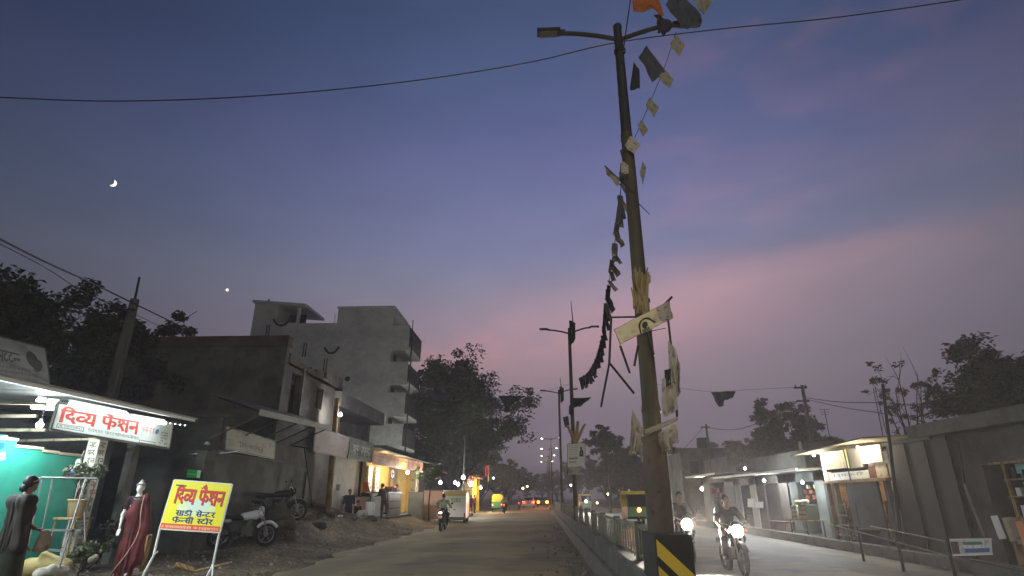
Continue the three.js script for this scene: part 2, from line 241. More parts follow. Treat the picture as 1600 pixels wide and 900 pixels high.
function bones(list, k = 0.04, cell = 0.016) {   // [ax, ay, az, bx, by, bz, ra, rb, flatten z]
  const lo = [9, 9, 9], hi = [-9, -9, -9]; for (const b of list) for (let c = 0; c < 3; c++) { lo[c] = Math.min(lo[c], b[c] - b[6], b[c + 3] - b[7]); hi[c] = Math.max(hi[c], b[c] + b[6], b[c + 3] + b[7]); }
  for (let c = 0; c < 3; c++) { lo[c] -= 2.5 * cell + 0.02; hi[c] += 2.5 * cell + 0.02; }
  const q = list.map((b) => ({ a: b, d: [b[3] - b[0], b[4] - b[1], b[5] - b[2]], f: b[8] ?? 1 })); for (const o of q) o.l = Math.max(1e-9, o.d[0] ** 2 + o.d[1] ** 2 + o.d[2] ** 2);
  return nets((x, y, z) => {
    let r = 9; for (const { a, d, l, f } of q) { const px = x - a[0], py = y - a[1], pz = (z - a[2]), t = clamp((px * d[0] + py * d[1] + pz * d[2]) / l), ex = px - d[0] * t, ey = py - d[1] * t, ez = (pz - d[2] * t) / f; r = smin(r, Math.sqrt(ex * ex + ey * ey + ez * ez) - mix(a[6], a[7], t), k); } return r;
  }, lo, hi, cell);
}
// a head 0.23 m high that looks along +z, its neck joint at the origin
const HEAD = (() => {
  const el = (x, y, z, cx, cy, cz, rx, ry, rz) => { const q = Math.hypot((x - cx) / rx, (y - cy) / ry, (z - cz) / rz); return (q - 1) * Math.min(rx, ry, rz); };
  return nets((x, y, z) => {
    const ax = Math.abs(x); let d = el(x, y, z, 0, 0.145, -0.005, 0.074, 0.092, 0.092); d = smin(d, el(x, y, z, 0, 0.075, 0.03, 0.052, 0.058, 0.058), 0.03); d = smin(d, el(x, y, z, 0, 0.02, -0.01, 0.047, 0.07, 0.048), 0.02);
    d = smin(d, el(x, y, z, 0, 0.092, 0.09, 0.011, 0.024, 0.016), 0.012); d = smin(d, el(x, y, z, 0, 0.138, 0.078, 0.05, 0.012, 0.012), 0.012); d = smin(d, el(x, y, z, 0, 0.056, 0.083, 0.024, 0.008, 0.009), 0.008); d = smin(d, el(ax, y, z, 0.075, 0.105, -0.005, 0.01, 0.03, 0.02), 0.006);
    return Math.max(d, -el(ax, y, z, 0.03, 0.118, 0.098, 0.016, 0.011, 0.016));
  }, [-0.1, -0.06, -0.12], [0.1, 0.26, 0.13], 0.007);
})();
// a slightly curled hand: fingers towards -y from the wrist, palm to +z, thumb to +x
const HAND = (() => { const L = [[0, 0, 0, 0.005, -0.045, 0.002, 0.023, 0.028, 0.55], [-0.018, -0.05, 0, -0.022, -0.085, 0.004, 0.018, 0.012, 0.6]];
  [[0.028, 0.072, 0], [0.01, 0.08, 1], [-0.008, 0.074, 2], [-0.026, 0.058, 3]].forEach(([x, l], i) => { L.push([x * 0.8, -0.07, 0, x, -0.07 - l * 0.5, 0.008, 0.0092, 0.0085], [x, -0.07 - l * 0.5, 0.008, x * 1.02, -0.07 - l, 0.026 + i * 0.003, 0.0085, 0.007]); });
  L.push([0.02, -0.02, 0.004, 0.042, -0.05, 0.014, 0.012, 0.0105], [0.042, -0.05, 0.014, 0.046, -0.085, 0.022, 0.0105, 0.008]); return bones(L, 0.007, 0.0048); })();
function aim(g, from, to, mirror) { const d = V(...to).sub(V(...from)).normalize(), h = g.clone(); if (mirror) { h.scale(-1, 1, 1); const ix = h.index.array; for (let i = 0; i < ix.length; i += 3) { const t = ix[i]; ix[i] = ix[i + 1]; ix[i + 1] = t; } h.computeVertexNormals(); } return h.applyQuaternion(new THREE.Quaternion().setFromUnitVectors(V(0, -1, 0), d)).translate(...to); }
const POSE = {   // joints, figure looks along +z; feet at 0
  stand: { pel: [0, 0.93, 0], chest: [0, 1.25, 0.01], neck: [0, 1.42, -0.01], shL: [-0.18, 1.37, 0], elL: [-0.24, 1.09, -0.02], wrL: [-0.23, 0.84, 0.06], shR: [0.18, 1.37, 0], elR: [0.24, 1.09, -0.02], wrR: [0.23, 0.84, 0.06], hpL: [-0.09, 0.9, 0], knL: [-0.1, 0.49, 0.03], anL: [-0.1, 0.08, -0.01], hpR: [0.09, 0.9, 0], knR: [0.1, 0.49, 0.03], anR: [0.11, 0.08, 0.02] },
  walk: { pel: [0, 0.92, 0], chest: [0, 1.24, 0.03], neck: [0, 1.41, 0.02], shL: [-0.18, 1.36, 0.02], elL: [-0.24, 1.09, -0.08], wrL: [-0.23, 0.86, 0.04], shR: [0.18, 1.36, 0.02], elR: [0.24, 1.1, 0.08], wrR: [0.22, 0.9, 0.22], hpL: [-0.09, 0.9, 0], knL: [-0.09, 0.5, 0.14], anL: [-0.09, 0.09, 0.12], hpR: [0.09, 0.9, 0], knR: [0.09, 0.48, -0.02], anR: [0.1, 0.12, -0.24] },
  ride: { pel: [0, 0.86, -0.22], chest: [0, 1.17, -0.12], neck: [0, 1.35, -0.07], shL: [-0.19, 1.29, -0.09], elL: [-0.31, 1.07, 0.1], wrL: [-0.31, 1.0, 0.34], shR: [0.19, 1.29, -0.09], elR: [0.31, 1.07, 0.1], wrR: [0.31, 1.0, 0.34], hpL: [-0.1, 0.83, -0.2], knL: [-0.2, 0.72, 0.2], anL: [-0.18, 0.34, 0.02], hpR: [0.1, 0.83, -0.2], knR: [0.2, 0.72, 0.2], anR: [0.18, 0.34, 0.02] },
  lean: { pel: [0, 0.92, 0], chest: [0.02, 1.24, 0.08], neck: [0.03, 1.41, 0.12], shL: [-0.16, 1.36, 0.1], elL: [-0.22, 1.14, 0.2], wrL: [-0.14, 1.1, 0.42], shR: [0.2, 1.36, 0.1], elR: [0.26, 1.12, 0.16], wrR: [0.16, 1.08, 0.4], hpL: [-0.09, 0.9, 0], knL: [-0.3, 0.55, -0.02], anL: [-0.12, 0.3, -0.1], hpR: [0.09, 0.9, 0], knR: [0.1, 0.48, 0.02], anR: [0.11, 0.08, 0] },
  sit: { pel: [0, 0.2, 0], chest: [0, 0.52, 0.05], neck: [0, 0.69, 0.08], shL: [-0.18, 0.63, 0.06], elL: [-0.25, 0.4, 0.16], wrL: [-0.14, 0.4, 0.36], shR: [0.18, 0.63, 0.06], elR: [0.25, 0.4, 0.16], wrR: [0.14, 0.4, 0.36], hpL: [-0.1, 0.18, 0.04], knL: [-0.17, 0.5, 0.34], anL: [-0.13, 0.08, 0.44], hpR: [0.1, 0.18, 0.04], knR: [0.17, 0.5, 0.34], anR: [0.13, 0.08, 0.44] },
};
function figure(parent, P, { cell = 0.022, skin = M.skin, top, bottom, skirt, hair = M.hair, bun = false, fat = 1, shoes = M.black, look = 0, helmet }) {
  const j = typeof P === 'string' ? POSE[P] : P, B = (a, b, ra, rb, f) => [...j[a], ...j[b], ra * fat, rb * fat, f ?? 1], foot = (s) => { const a = j['an' + s]; return [a[0], a[1] - 0.03, a[2] - 0.02, a[0] * 1.15, a[1] - 0.045, a[2] + 0.14, 0.036, 0.03]; };
  const torso = [[...j.pel, ...j.chest, 0.135 * fat, 0.15 * fat, 0.72], [...j.chest, ...j.neck, 0.14 * fat, 0.06, 0.8], [...j.shL, ...j.shR, 0.062, 0.062]];
  const arms = (u) => ['L', 'R'].flatMap((s) => (u ? [B('sh' + s, 'el' + s, 0.052 + u, 0.044 + u)] : [B('sh' + s, 'el' + s, 0.05, 0.04), B('el' + s, 'wr' + s, 0.04, 0.027)]));
  const legs = (u) => ['L', 'R'].flatMap((s) => [B('hp' + s, 'kn' + s, 0.085 + u, 0.058 + u), B('kn' + s, 'an' + s, 0.056 + u, 0.04 + u)]);
  const n = j.neck, hd = HEAD.clone().rotateY(look).translate(n[0], n[1] + 0.045, n[2] + 0.02);
  mesh('body', [bones([...torso, ...arms(0), ...legs(0), foot('L'), foot('R'), [...n, n[0], n[1] + 0.08, n[2] + 0.02, 0.05, 0.048]], 0.045, cell), hd, aim(HAND, j.elL, j.wrL, false), aim(HAND, j.elR, j.wrR, true)], skin, parent);
  if (top) mesh('shirt', bones([...torso.map((b) => [...b.slice(0, 6), b[6] + 0.014, b[7] + (b[7] < 0.061 ? -0.02 : 0.014), b[8] ?? 1]), ...arms(0.016)], 0.045, cell), top, parent);
  if (skirt) { const L = Math.min(j.anL[1], j.anR[1]); mesh('skirt', bones([[j.pel[0], j.pel[1] + 0.1, j.pel[2], j.pel[0], L + 0.16, (j.anL[2] + j.anR[2]) / 2, 0.15 * fat, 0.21 * fat, 0.85]], 0.04, cell), skirt, parent); }
  else if (bottom) mesh('trousers', bones([[...j.pel, j.pel[0], j.pel[1] + 0.06, j.pel[2], 0.135 * fat, 0.13 * fat, 0.78], ...legs(0.013)], 0.05, cell), bottom, parent);
  if (shoes) mesh('shoes', ['L', 'R'].map((s) => { const f = foot(s); return bones([[...f.slice(0, 6), 0.042, 0.036]], 0.02, 0.016); }), shoes, parent);
  const hx = n[0], hy = n[1] + 0.045, hz = n[2] + 0.02;
  if (helmet) mesh('helmet', ball(0.125, hx, hy + 0.15, hz - 0.005, 1, 1.02, 1.12, 16), helmet, parent);
  else { const h = [new THREE.SphereGeometry(0.098, 18, 12, 0, Math.PI * 2, 0, 1.95).scale(0.84, 1.03, 1.0).rotateX(-0.5).translate(0, 0.15, -0.014)]; if (bun) h.push(ball(0.055, 0, 0.07, -0.1, 1, 1, 0.8)); mesh('hair', h.map((g) => g.rotateY(look).translate(hx, hy, hz)), hair, parent); }
  return parent;
}

// ---------- ground, roads, median ----------
function groundY(X, d) {
  let y = -0.03;
  if (X < -5.9) {
    const A = d < 15 ? 0.1 : d < 20 ? mix(0.1, 0.36, sm((d - 15) / 5)) : d < 42 ? mix(0.36, 0.5, sm(clamp((d - 20) / 8))) : mix(0.5, 0.1, sm(clamp((d - 42) / 14)));
    y += A * step(6.1, 8.7, -X) + 0.05 * step(5.9, 6.5, -X);
    y += 0.85 * Math.exp(-(((X + 9.1) / 1.15) ** 2) - (((d - 23.6) / 2.9) ** 2)) * (0.8 + 0.4 * vnoise(X * 1.7, d * 1.7, 71)) + 0.4 * Math.exp(-(((X + 8.5) / 0.8) ** 2) - (((d - 19.6) / 1.3) ** 2)) * (0.7 + 0.6 * vnoise(X * 2.3, d * 2.3, 72));
    y += 0.3 * Math.exp(-(((X + 8) / 0.8) ** 2) - (((d - 28) / 1.6) ** 2));
    y += 0.09 * (fbm(X * 0.9, d * 0.9, 73, 4) - 0.45) * step(6, 7.5, -X);
  } else if (X > 9) y += 0.12 * step(9, 9.4, X) + 0.07 * (fbm(X * 1.1, d * 1.1, 74, 4) - 0.45);
  return y;
}
{
  const axis = (list) => { const o = []; for (const [a, b, s] of list) for (let x = a; x < b - 1e-6; x += s) o.push(x); return o; };
  const xs = [...axis([[-420, -60, 40], [-60, -20, 5], [-20, -12, 1], [-12, -5.5, 0.16], [-5.5, 8.5, 1.75], [8.5, 13, 0.25], [13, 21, 1], [21, 61, 5], [61, 421, 40]]), 421], ds = [...axis([[-40, 4, 6], [4, 40, 0.2], [40, 64, 0.8], [64, 160, 6], [160, 640, 40]]), 640];
  const pos = [], idx = [], W = xs.length;
  for (const d of ds) for (const x of xs) pos.push(x, groundY(x, d), -d);
  for (let j = 0; j < ds.length - 1; j++) for (let i = 0; i < W - 1; i++) { const k = j * W + i; idx.push(k, k + 1, k + W, k + 1, k + W + 1, k + W); }
  const g = new THREE.BufferGeometry(); g.setAttribute('position', new THREE.Float32BufferAttribute(pos, 3)); g.setIndex(idx); g.computeVertexNormals();
  structure('ground', g, M.dirt);
  const strip = (x0, x1, jit0, jit1, y, dA, dB, st) => { const p = [], q = []; let n = 0; for (let d = dA; d <= dB; d += st, n++) { const j0 = jit0 * (fbm(d * 0.7, 1, 81, 4) - 0.5), j1 = jit1 * (fbm(d * 0.7, 5, 82, 4) - 0.5), N = 8; for (let i = 0; i <= N; i++) { const t = i / N; p.push(mix(x0 + j0, x1 + j1, t), y + 0.05 * Math.sin(t * Math.PI) + 0.008 * (vnoise(t * 9, d * 0.8, 83) - 0.5), -d); } }
    for (let j = 0; j < n - 1; j++) for (let i = 0; i < 8; i++) { const k = j * 9 + i; q.push(k, k + 1, k + 9, k + 1, k + 10, k + 9); } const s = new THREE.BufferGeometry(); s.setAttribute('position', new THREE.Float32BufferAttribute(p, 3)); s.setIndex(q); s.computeVertexNormals(); return s; };
  structure('road', strip(-5.7, 1.12, 1.3, 0, 0.012, -30, 330, 0.35), M.dustyAsphalt);
  const r2 = strip(1.84, 8.95, 0, 0.2, 0.012, -30, 330, 0.35); structure('road', r2, M.asphalt);
  // worn edge line beside the median, broken where traffic and dust have taken it
  const paint = std(0.55, 0.55, 0.52, { map: T.grime, roughness: 0.8 }), dashes = [], rr = mulberry(5);
  for (let d = 9; d < 70; d += 0.5 + rr() * 0.4) { if (rr() < 0.3) continue; const l = 0.25 + rr() * 0.45, w = 0.05 + rr() * 0.05; dashes.push(new THREE.PlaneGeometry(w, l).rotateX(-Math.PI / 2).translate(0.62 + (rr() - 0.5) * 0.02, 0.042, -d)); }
  structure('road_marking', dashes, paint);
  // median: battered kerb, low wall
  const prof = [[1.06, -0.1], [1.1, 0.02], [1.2, 0.26], [1.27, 0.29], [1.27, 0.6], [1.3, 0.63], [1.64, 0.63], [1.67, 0.6], [1.67, 0.29], [1.74, 0.26], [1.84, 0.02], [1.88, -0.1]], pp = [], qq = []; let rows = 0;
  for (let d = 6.75; d < 150; d += d < 40 ? 0.25 : 4, rows++) for (const [x, y] of prof) pp.push(x + 0.035 * (fbm(d * 1.3, y * 6 + x, 91, 4) - 0.5), y + (y > 0.1 ? 0.05 : 0) * (fbm(d * 1.1, x * 5, 92, 4) - 0.5), -d);
  const Wp = prof.length; for (let j = 0; j < rows - 1; j++) for (let i = 0; i < Wp - 1; i++) { const k = j * Wp + i; qq.push(k, k + 1, k + Wp, k + 1, k + Wp + 1, k + Wp); }
  const cap = pp.length / 3; prof.forEach(([x, y]) => pp.push(x, y, -6.75)); for (let i = 1; i < Wp - 1; i++) qq.push(cap, cap + i + 1, cap + i);
  const mg = new THREE.BufferGeometry(); mg.setAttribute('position', new THREE.Float32BufferAttribute(pp, 3)); mg.setIndex(qq);
  structure('median', (() => { const n = mg.toNonIndexed(); n.computeVertexNormals(); return n; })(), M.concrete);
  // right-hand kerb: a low drain wall along the edge of the road
  const kb = []; let kd = 8; const kr = mulberry(8); while (kd < 75) { const l = 1.6 + kr(); kb.push(box(0.26 + kr() * 0.03, 0.3, l - 0.03, 9.1 + (kr() - 0.5) * 0.04, 0.12 + (kr() - 0.5) * 0.03, -kd - l / 2, (kr() - 0.5) * 0.01)); kd += l; }
  const kerb = new THREE.Group(); kerb.name = 'kerb'; kerb.userData.kind = 'structure'; scene.add(kerb); kb.forEach((g) => mesh('kerb_block', g, M.concrete, kerb));
  // gravel and small litter on both verges and along the foot of the median
  const rk = mulberry(21), stone = new THREE.DodecahedronGeometry(0.03, 0), N = 1500, im = new THREE.InstancedMesh(stone, std(0.3, 0.27, 0.22, { roughness: 0.95 }), N), mt = new THREE.Matrix4(), qu = new THREE.Quaternion(), col = new THREE.Color();
  for (let i = 0; i < N; i++) { const w = rk(), d = 9 + rk() * rk() * 30, X = w < 0.5 ? -5.6 - rk() * 3.6 : w < 0.8 ? 0.95 - rk() * rk() * 1.6 : 8.6 + rk() * 1.6, s = 0.3 + rk() * rk() * 1.6; qu.setFromEuler(new THREE.Euler(rk() * 6, rk() * 6, rk() * 6)); mt.compose(V(X, (X > -6 && X < 9 ? 0.03 : groundY(X, d)) + 0.008 * s, -d), qu, V(s, s * 0.7, s)); im.setMatrixAt(i, mt); const c = 0.5 + rk() * 0.6; im.setColorAt(i, col.setRGB(c, c * 0.97, c * 0.9)); }
  im.name = 'gravel'; tag(im, 'loose gravel and grit on the verges and beside the median', 'gravel', null, 'stuff'); scene.add(im);
}
// railing on the median
{
  const r = thing('median_railing', 'pale picket railing along the top of the road median', 'railing'), X = 1.47, y0 = 0.64, y1 = 1.09, pk = mulberry(31), palePaint = std(0.75, 0.72, 0.6, { map: T.grime, roughness: 0.8 }), shapes = [0, 1, 2].map((k) => metreUV(plain(chamfer(0.015, y1 - y0 - 0.03, 0.05, 0.003, 0, (y1 - y0) / 2, 0))));
  mesh('top_rail', bx(X - 0.03, X + 0.03, y1 - 0.02, y1 + 0.03, -8.05, -62), palePaint, r); mesh('bottom_rail', bx(X - 0.025, X + 0.025, y0 + 0.03, y0 + 0.07, -8.05, -62), palePaint, r);
  let n = 0; for (let d = 8.2; d < 62; d += 0.29, n++) { const post = n % 9 === 4; const m = post ? mesh('post', chamfer(0.12, y1 - y0 + 0.1, 0.12, 0.01, X, (y0 + y1) / 2 + 0.02, -d), palePaint, r) : new THREE.Mesh(shapes[n % 3], palePaint); if (!post) { m.name = 'picket'; m.position.set(X - 0.042, y0, -d); m.rotation.set((pk() - 0.5) * 0.06, (pk() - 0.5) * 0.12, (pk() - 0.5) * 0.05); r.add(m); } }
  seat(r, X, 0.63, -8.1);
}
// painted pedestal round the foot of the first pole
{
  const t = thing('pole_pedestal', 'concrete pedestal with yellow and black warning stripes at the head of the median', 'barrier'), w = 0.42, x0 = 1.27, z0 = -6.98;
  mesh('block', chamfer(w, 1.1, 0.9, 0.02, x0 + w / 2, 0.55, z0 - 0.45), std(0.07, 0.07, 0.075, { map: T.grime }), t);
  const band = (y, k) => { const s = new THREE.Shape(), a = 0.015, b = w - 0.015, f = (u, h) => clamp(y + h - (u - a) * 0.93, 0.02, 1.08), P = [[a, f(a, 0)], [b, f(b, 0)], [b, f(b, -k)], [a, f(a, -k)]]; s.moveTo(...P[0]); P.slice(1).forEach((p) => s.lineTo(...p)); return new THREE.ShapeGeometry(s).translate(x0, 0, z0 + 0.004); };
  for (const [y, k] of [[1.06, 0.17], [0.79, 0.24], [0.4, 0.2]]) mesh('stripe', band(y, k), M.yellowPaint, t);
  seat(t, x0 + w / 2, 0, z0 - 0.45);
}

// ---------- trees ----------
function treeParts({ h, spread, seed, leaf = 0.22, clumps = 120, per = 60, trunkR = 0.25, base = 0.3, limbs = 6, color = [0.045, 0.07, 0.03], loose = 1, flat = 0.75, off = [0, 0], split }) {
  const r = mulberry(seed), wood = [], tips = [], top = V(off[0], h * base, off[1]);
  const bend = (a, b, r0, r1, k) => { const m = a.clone().add(b).multiplyScalar(0.5).add(V((r() - 0.5) * k, r() * k * 0.5, (r() - 0.5) * k)); wood.push(rod(a, m, r0, (r0 + r1) / 2, 6), rod(m, b, (r0 + r1) / 2, r1, 6)); return m; };
  bend(V(0, -0.1, 0), top, trunkR, trunkR * 0.75, 0.3);
  const cy = h * (base + 1) / 2, ry = h * (1 - base) / 2;
  for (let i = 0; i < limbs; i++) {
    const a = (i / limbs) * 6.28 + r() * 0.7, el = 0.15 + r() * 1.1, R = spread * (0.55 + r() * 0.35), e = V(off[0] * 1.4 + Math.cos(a) * Math.cos(el) * R, cy - ry * 0.25 + Math.sin(el) * ry * 0.85, off[1] * 1.4 + Math.sin(a) * Math.cos(el) * R);
    const m = bend(top.clone().add(V(0, (r() - 0.6) * 0.3 * ry, 0)), e, trunkR * 0.5, trunkR * 0.16, spread * 0.25);
    for (let k = 0; k < 5; k++) { const s = (k % 2 ? m : e).clone().lerp(e, r()), q = s.clone().add(V((r() - 0.5) * spread * 0.85, (r() - 0.2) * ry * 0.75, (r() - 0.5) * spread * 0.85)); bend(s, q, trunkR * 0.16, trunkR * 0.05, spread * 0.12); tips.push(q, s.clone().lerp(q, 0.6)); }
    tips.push(e, m, m.clone().lerp(e, 0.5));
  }
  const pos = [], nor = [], colr = [], add = (c, n, s) => { const u = V(r() - 0.5, r() - 0.5, r() - 0.5).cross(n).normalize(), w = n.clone().cross(u), f = n.clone().multiplyScalar(s * 0.18), p = [c.clone().addScaledVector(u, -s * 0.5), c.clone().addScaledVector(w, s * 0.3).add(f), c.clone().addScaledVector(u, s * 0.55), c.clone().addScaledVector(w, -s * 0.3).add(f)], t = 0.65 + r() * 0.7, y = r() * 0.25; for (const k of [0, 1, 2, 0, 2, 3]) { pos.push(p[k].x, p[k].y, p[k].z); colr.push(color[0] * (t + y), color[1] * t, color[2] * t); } };
  for (let c = 0; c < clumps; c++) {
    const tp = tips[(r() * tips.length) | 0], o = tp.clone().add(V((r() - 0.5), (r() - 0.5) * flat, (r() - 0.5)).multiplyScalar(spread * 0.34 * loose)), R = spread * (0.07 + r() * 0.13);
    for (let k = 0; k < per; k++) { const v = V(r() - 0.5, r() - 0.5, r() - 0.5).normalize().multiplyScalar(R * Math.cbrt(r()) * (0.7 + r() * 0.5)); v.y *= 0.75; add(o.clone().add(v), V(r() - 0.5, r() * 0.8 + 0.1, r() - 0.5).normalize(), leaf * (0.6 + r() * 0.8)); }
  }
  const lg = new THREE.BufferGeometry(); lg.setAttribute('position', new THREE.Float32BufferAttribute(pos, 3)); lg.setAttribute('color', new THREE.Float32BufferAttribute(colr, 3)); lg.computeVertexNormals(); lg.setAttribute('uv', new THREE.BufferAttribute(new Float32Array((pos.length / 3) * 2), 2));
  return [mergeGeometries(wood.map(plain)), lg];
}
const LEAF = new THREE.MeshStandardMaterial({ vertexColors: true, roughness: 0.9, side: THREE.DoubleSide }), BARK = std(0.12, 0.1, 0.08, { map: T.grime, roughness: 0.95 });
LEAF.name = 'leaf'; BARK.name = 'bark';
function tree(name, label, x, y, z, spec, group, turn = 0) { const t = thing(name, label, 'tree', [x, y, z], turn, group), [w, l] = treeParts(spec); mesh('trunk', w, BARK, t); const c = new THREE.Mesh(l, LEAF); c.name = 'crown'; t.add(c); return t; }
function again(src, label, x, y, z, s = 1, turn = 0, group) { const c = src.clone(); c.name = numbered(src.name.replace(/_\d{3}$/, '')); c.position.set(x, y, z); c.rotation.y = turn; if (s.length) c.scale.set(...s); else c.scale.setScalar(s); c.userData = { ...src.userData }; if (label) c.userData.label = label; if (group) c.userData.group = group; scene.add(c); return c; }
{
  const at = (px, py, D) => atD(px, py, D);
  let p = at(60, 500, 21); tree('tree', 'big dark leafy tree rising behind the shop with the red lettered sign', p.x - 0.6, 0, -21, { h: 9.2, spread: 4.3, seed: 3, leaf: 0.22, clumps: 380, per: 110, trunkR: 0.3, base: 0.2, limbs: 10, color: [0.035, 0.055, 0.026], loose: 0.95 });
  tree('tree', 'lower dark tree beside the tapered concrete pole', -15.2, 0, -19.4, { h: 8.3, spread: 2.7, seed: 14, leaf: 0.2, clumps: 170, per: 100, trunkR: 0.2, base: 0.25, limbs: 8, color: [0.035, 0.055, 0.026], loose: 0.9 });
  p = at(722, 640, 56); tree('tree', 'large spreading roadside tree beyond the orange fronted shop', p.x - 0.6, 0.1, -56, { h: 14.2, spread: 6.6, seed: 27, leaf: 0.34, clumps: 400, per: 80, trunkR: 0.45, base: 0.14, limbs: 12, color: [0.035, 0.055, 0.026], loose: 0.95 });
  p = at(788, 760, 76); tree('tree', 'small round tree lit green beside the red roofed stall', p.x, 0.1, -76, { h: 5.6, spread: 2.2, seed: 33, leaf: 0.3, clumps: 60, per: 50, trunkR: 0.14, base: 0.25, limbs: 6, color: [0.07, 0.1, 0.045], loose: 1 });
  tree('tree', 'huge dark dense tree behind the concrete shop', 19.3, 0.1, -22, { h: 6.9, spread: 4.2, seed: 41, leaf: 0.2, clumps: 480, per: 110, trunkR: 0.35, base: 0.12, limbs: 13, color: [0.03, 0.046, 0.022], loose: 0.9, flat: 0.6 });
  tree('tree', 'thin twiggy sapling at the edge of the huge dark tree', atD(1412, 620, 20).x, 0.1, -20, { h: 6.3, spread: 1.15, seed: 44, leaf: 0.12, clumps: 46, per: 22, trunkR: 0.07, base: 0.3, limbs: 8, color: [0.035, 0.05, 0.026], loose: 1.3 });
  p = at(1222, 690, 44); const mid = tree('tree', 'rounded hazy tree left of the crossarmed power pole', p.x - 0.6, 0.1, -44, { h: 7.7, spread: 2.7, seed: 52, leaf: 0.3, clumps: 150, per: 80, trunkR: 0.2, base: 0.16, limbs: 9, color: [0.04, 0.055, 0.03] });
  again(mid, 'rounded hazy tree right of the crossarmed power pole', at(1268, 700, 46).x, 0.1, -46, [0.9, 0.95, 0.9], 2.1);
  p = at(948, 690, 62); tree('tree', 'loose leafy tree standing above the hazy tree line', p.x, 0, -62, { h: 8.9, spread: 2.4, seed: 57, leaf: 0.36, clumps: 70, per: 46, trunkR: 0.2, base: 0.4, limbs: 7, color: [0.04, 0.055, 0.03], loose: 1.1 });
  const far = tree('far_tree', 'hazy dark tree in the far tree line beside the road', 14, 0, -84, { h: 7.6, spread: 4, seed: 61, leaf: 0.5, clumps: 90, per: 50, trunkR: 0.25, base: 0.16, limbs: 8, color: [0.04, 0.055, 0.03], loose: 1.25 }, 'trees of the far tree line');
  const fr = mulberry(66); for (const [x, d, s] of [[9.5, 70, 0.72], [11.8, 76, 0.9], [18.5, 92, 1.05], [22, 80, 0.9], [26, 96, 1.2], [32, 88, 1], [38, 100, 1.2], [12, 108, 1.05], [8.5, 130, 1.1], [16, 140, 1.4], [-10, 98, 0.95], [-8.5, 118, 0.9], [-13, 106, 1.3], [-7.5, 142, 1], [-14, 135, 1.5], [-4.5, 185, 1.1], [5, 190, 1.2], [-10, 190, 1.4], [11, 185, 1.5], [44, 112, 1.4], [-18, 88, 1.2], [0.5, 240, 1.3], [-17, 68, 1.1]]) again(far, null, x, 0, -d, [s * (0.9 + fr() * 0.3), s * (0.85 + fr() * 0.25), s], fr() * 6);
}

// ---------- street light poles on the median ----------
const POLE_X = 1.47;
function luminaire(parent, x, y, z, s, lit) { const head = mesh('lamp_head', [chamfer(0.4, 0.085, 0.17, 0.02, x + s * 0.2, y + 0.02, z), box(0.1, 0.06, 0.09, x - s * 0.03, y, z)], M.poleDark, parent); mesh('diffuser', lit ? ball(0.12, x + s * 0.21, y - 0.02, z, 1.2, 0.7, 0.8) : box(0.3, 0.012, 0.13, x + s * 0.21, y - 0.03, z), lit ? G.street : M.grey, head); return head; }
function lightPole(label, d, H, lit, first) {
  const t = thing('street_light_pole', label, 'street light'), z = -d;
  if (first) mesh('pole', [rod([POLE_X, 0.9, z], [POLE_X, 2.6, z], 0.125, 0.12, 14), rod([POLE_X, 2.6, z], [POLE_X - 0.015, 6.9, z], 0.112, 0.088, 14), rod([POLE_X, 2.55, z], [POLE_X, 2.66, z], 0.13, 0.115, 14), rod([POLE_X, 4.05, z], [POLE_X, 4.12, z], 0.118, 0.116, 14)], M.polePaint, t);
  else mesh('pole', rod([POLE_X, 0.6, z], [POLE_X, H - 0.5, z], 0.1, 0.075, 9), M.polePaint, t);
  mesh('upper_pole', first ? [rod([POLE_X - 0.015, 6.85, z], [POLE_X - 0.02, H, z], 0.086, 0.07, 12), ball(0.077, POLE_X - 0.02, H, z)] : rod([POLE_X, H - 0.5, z], [POLE_X, H, z], 0.075, 0.06, 8), M.poleDark, t);
  for (const s of [-1, 1]) { const b = s < 0 ? 0.13 : 0.22; mesh('arm', wire([[POLE_X, H - 0.28, z], [POLE_X + s * 0.35, H - 0.24 + b * 0.45, z], [POLE_X + s * 0.75, H - 0.24 + b, z], [POLE_X + s * 1.02, H - 0.22 + b, z]], 0.04, 14, 7), M.poleDark, t);
    luminaire(t, POLE_X + s * 1.0, H - 0.2 + b, z, s, lit); if (lit) pointLight(t, POLE_X + s * 1.21, H - 0.22 + b, z, 0xfff0d0, 45, 5); }
  seat(t, POLE_X, 0.63, z); return t;
}
lightPole('tall olive brown street light pole hung with torn flags and a broken banner frame', 7.6, 9.08, false, true);
lightPole('unlit street light pole carrying a torn printed board', 25.7, 9.0, false);
lightPole('unlit hazy street light pole just beyond the one with the printed board', 42, 9.0, false);
for (const d of [78, 95, 112, 131]) lightPole('lit street light pole far along the median', d, 9.0, true).userData.group = 'lit poles far along the median';
for (const o of scene.children) if (o.userData.group === 'lit poles far along the median') o.userData.label = 'small distant street light pole with glowing lamps';

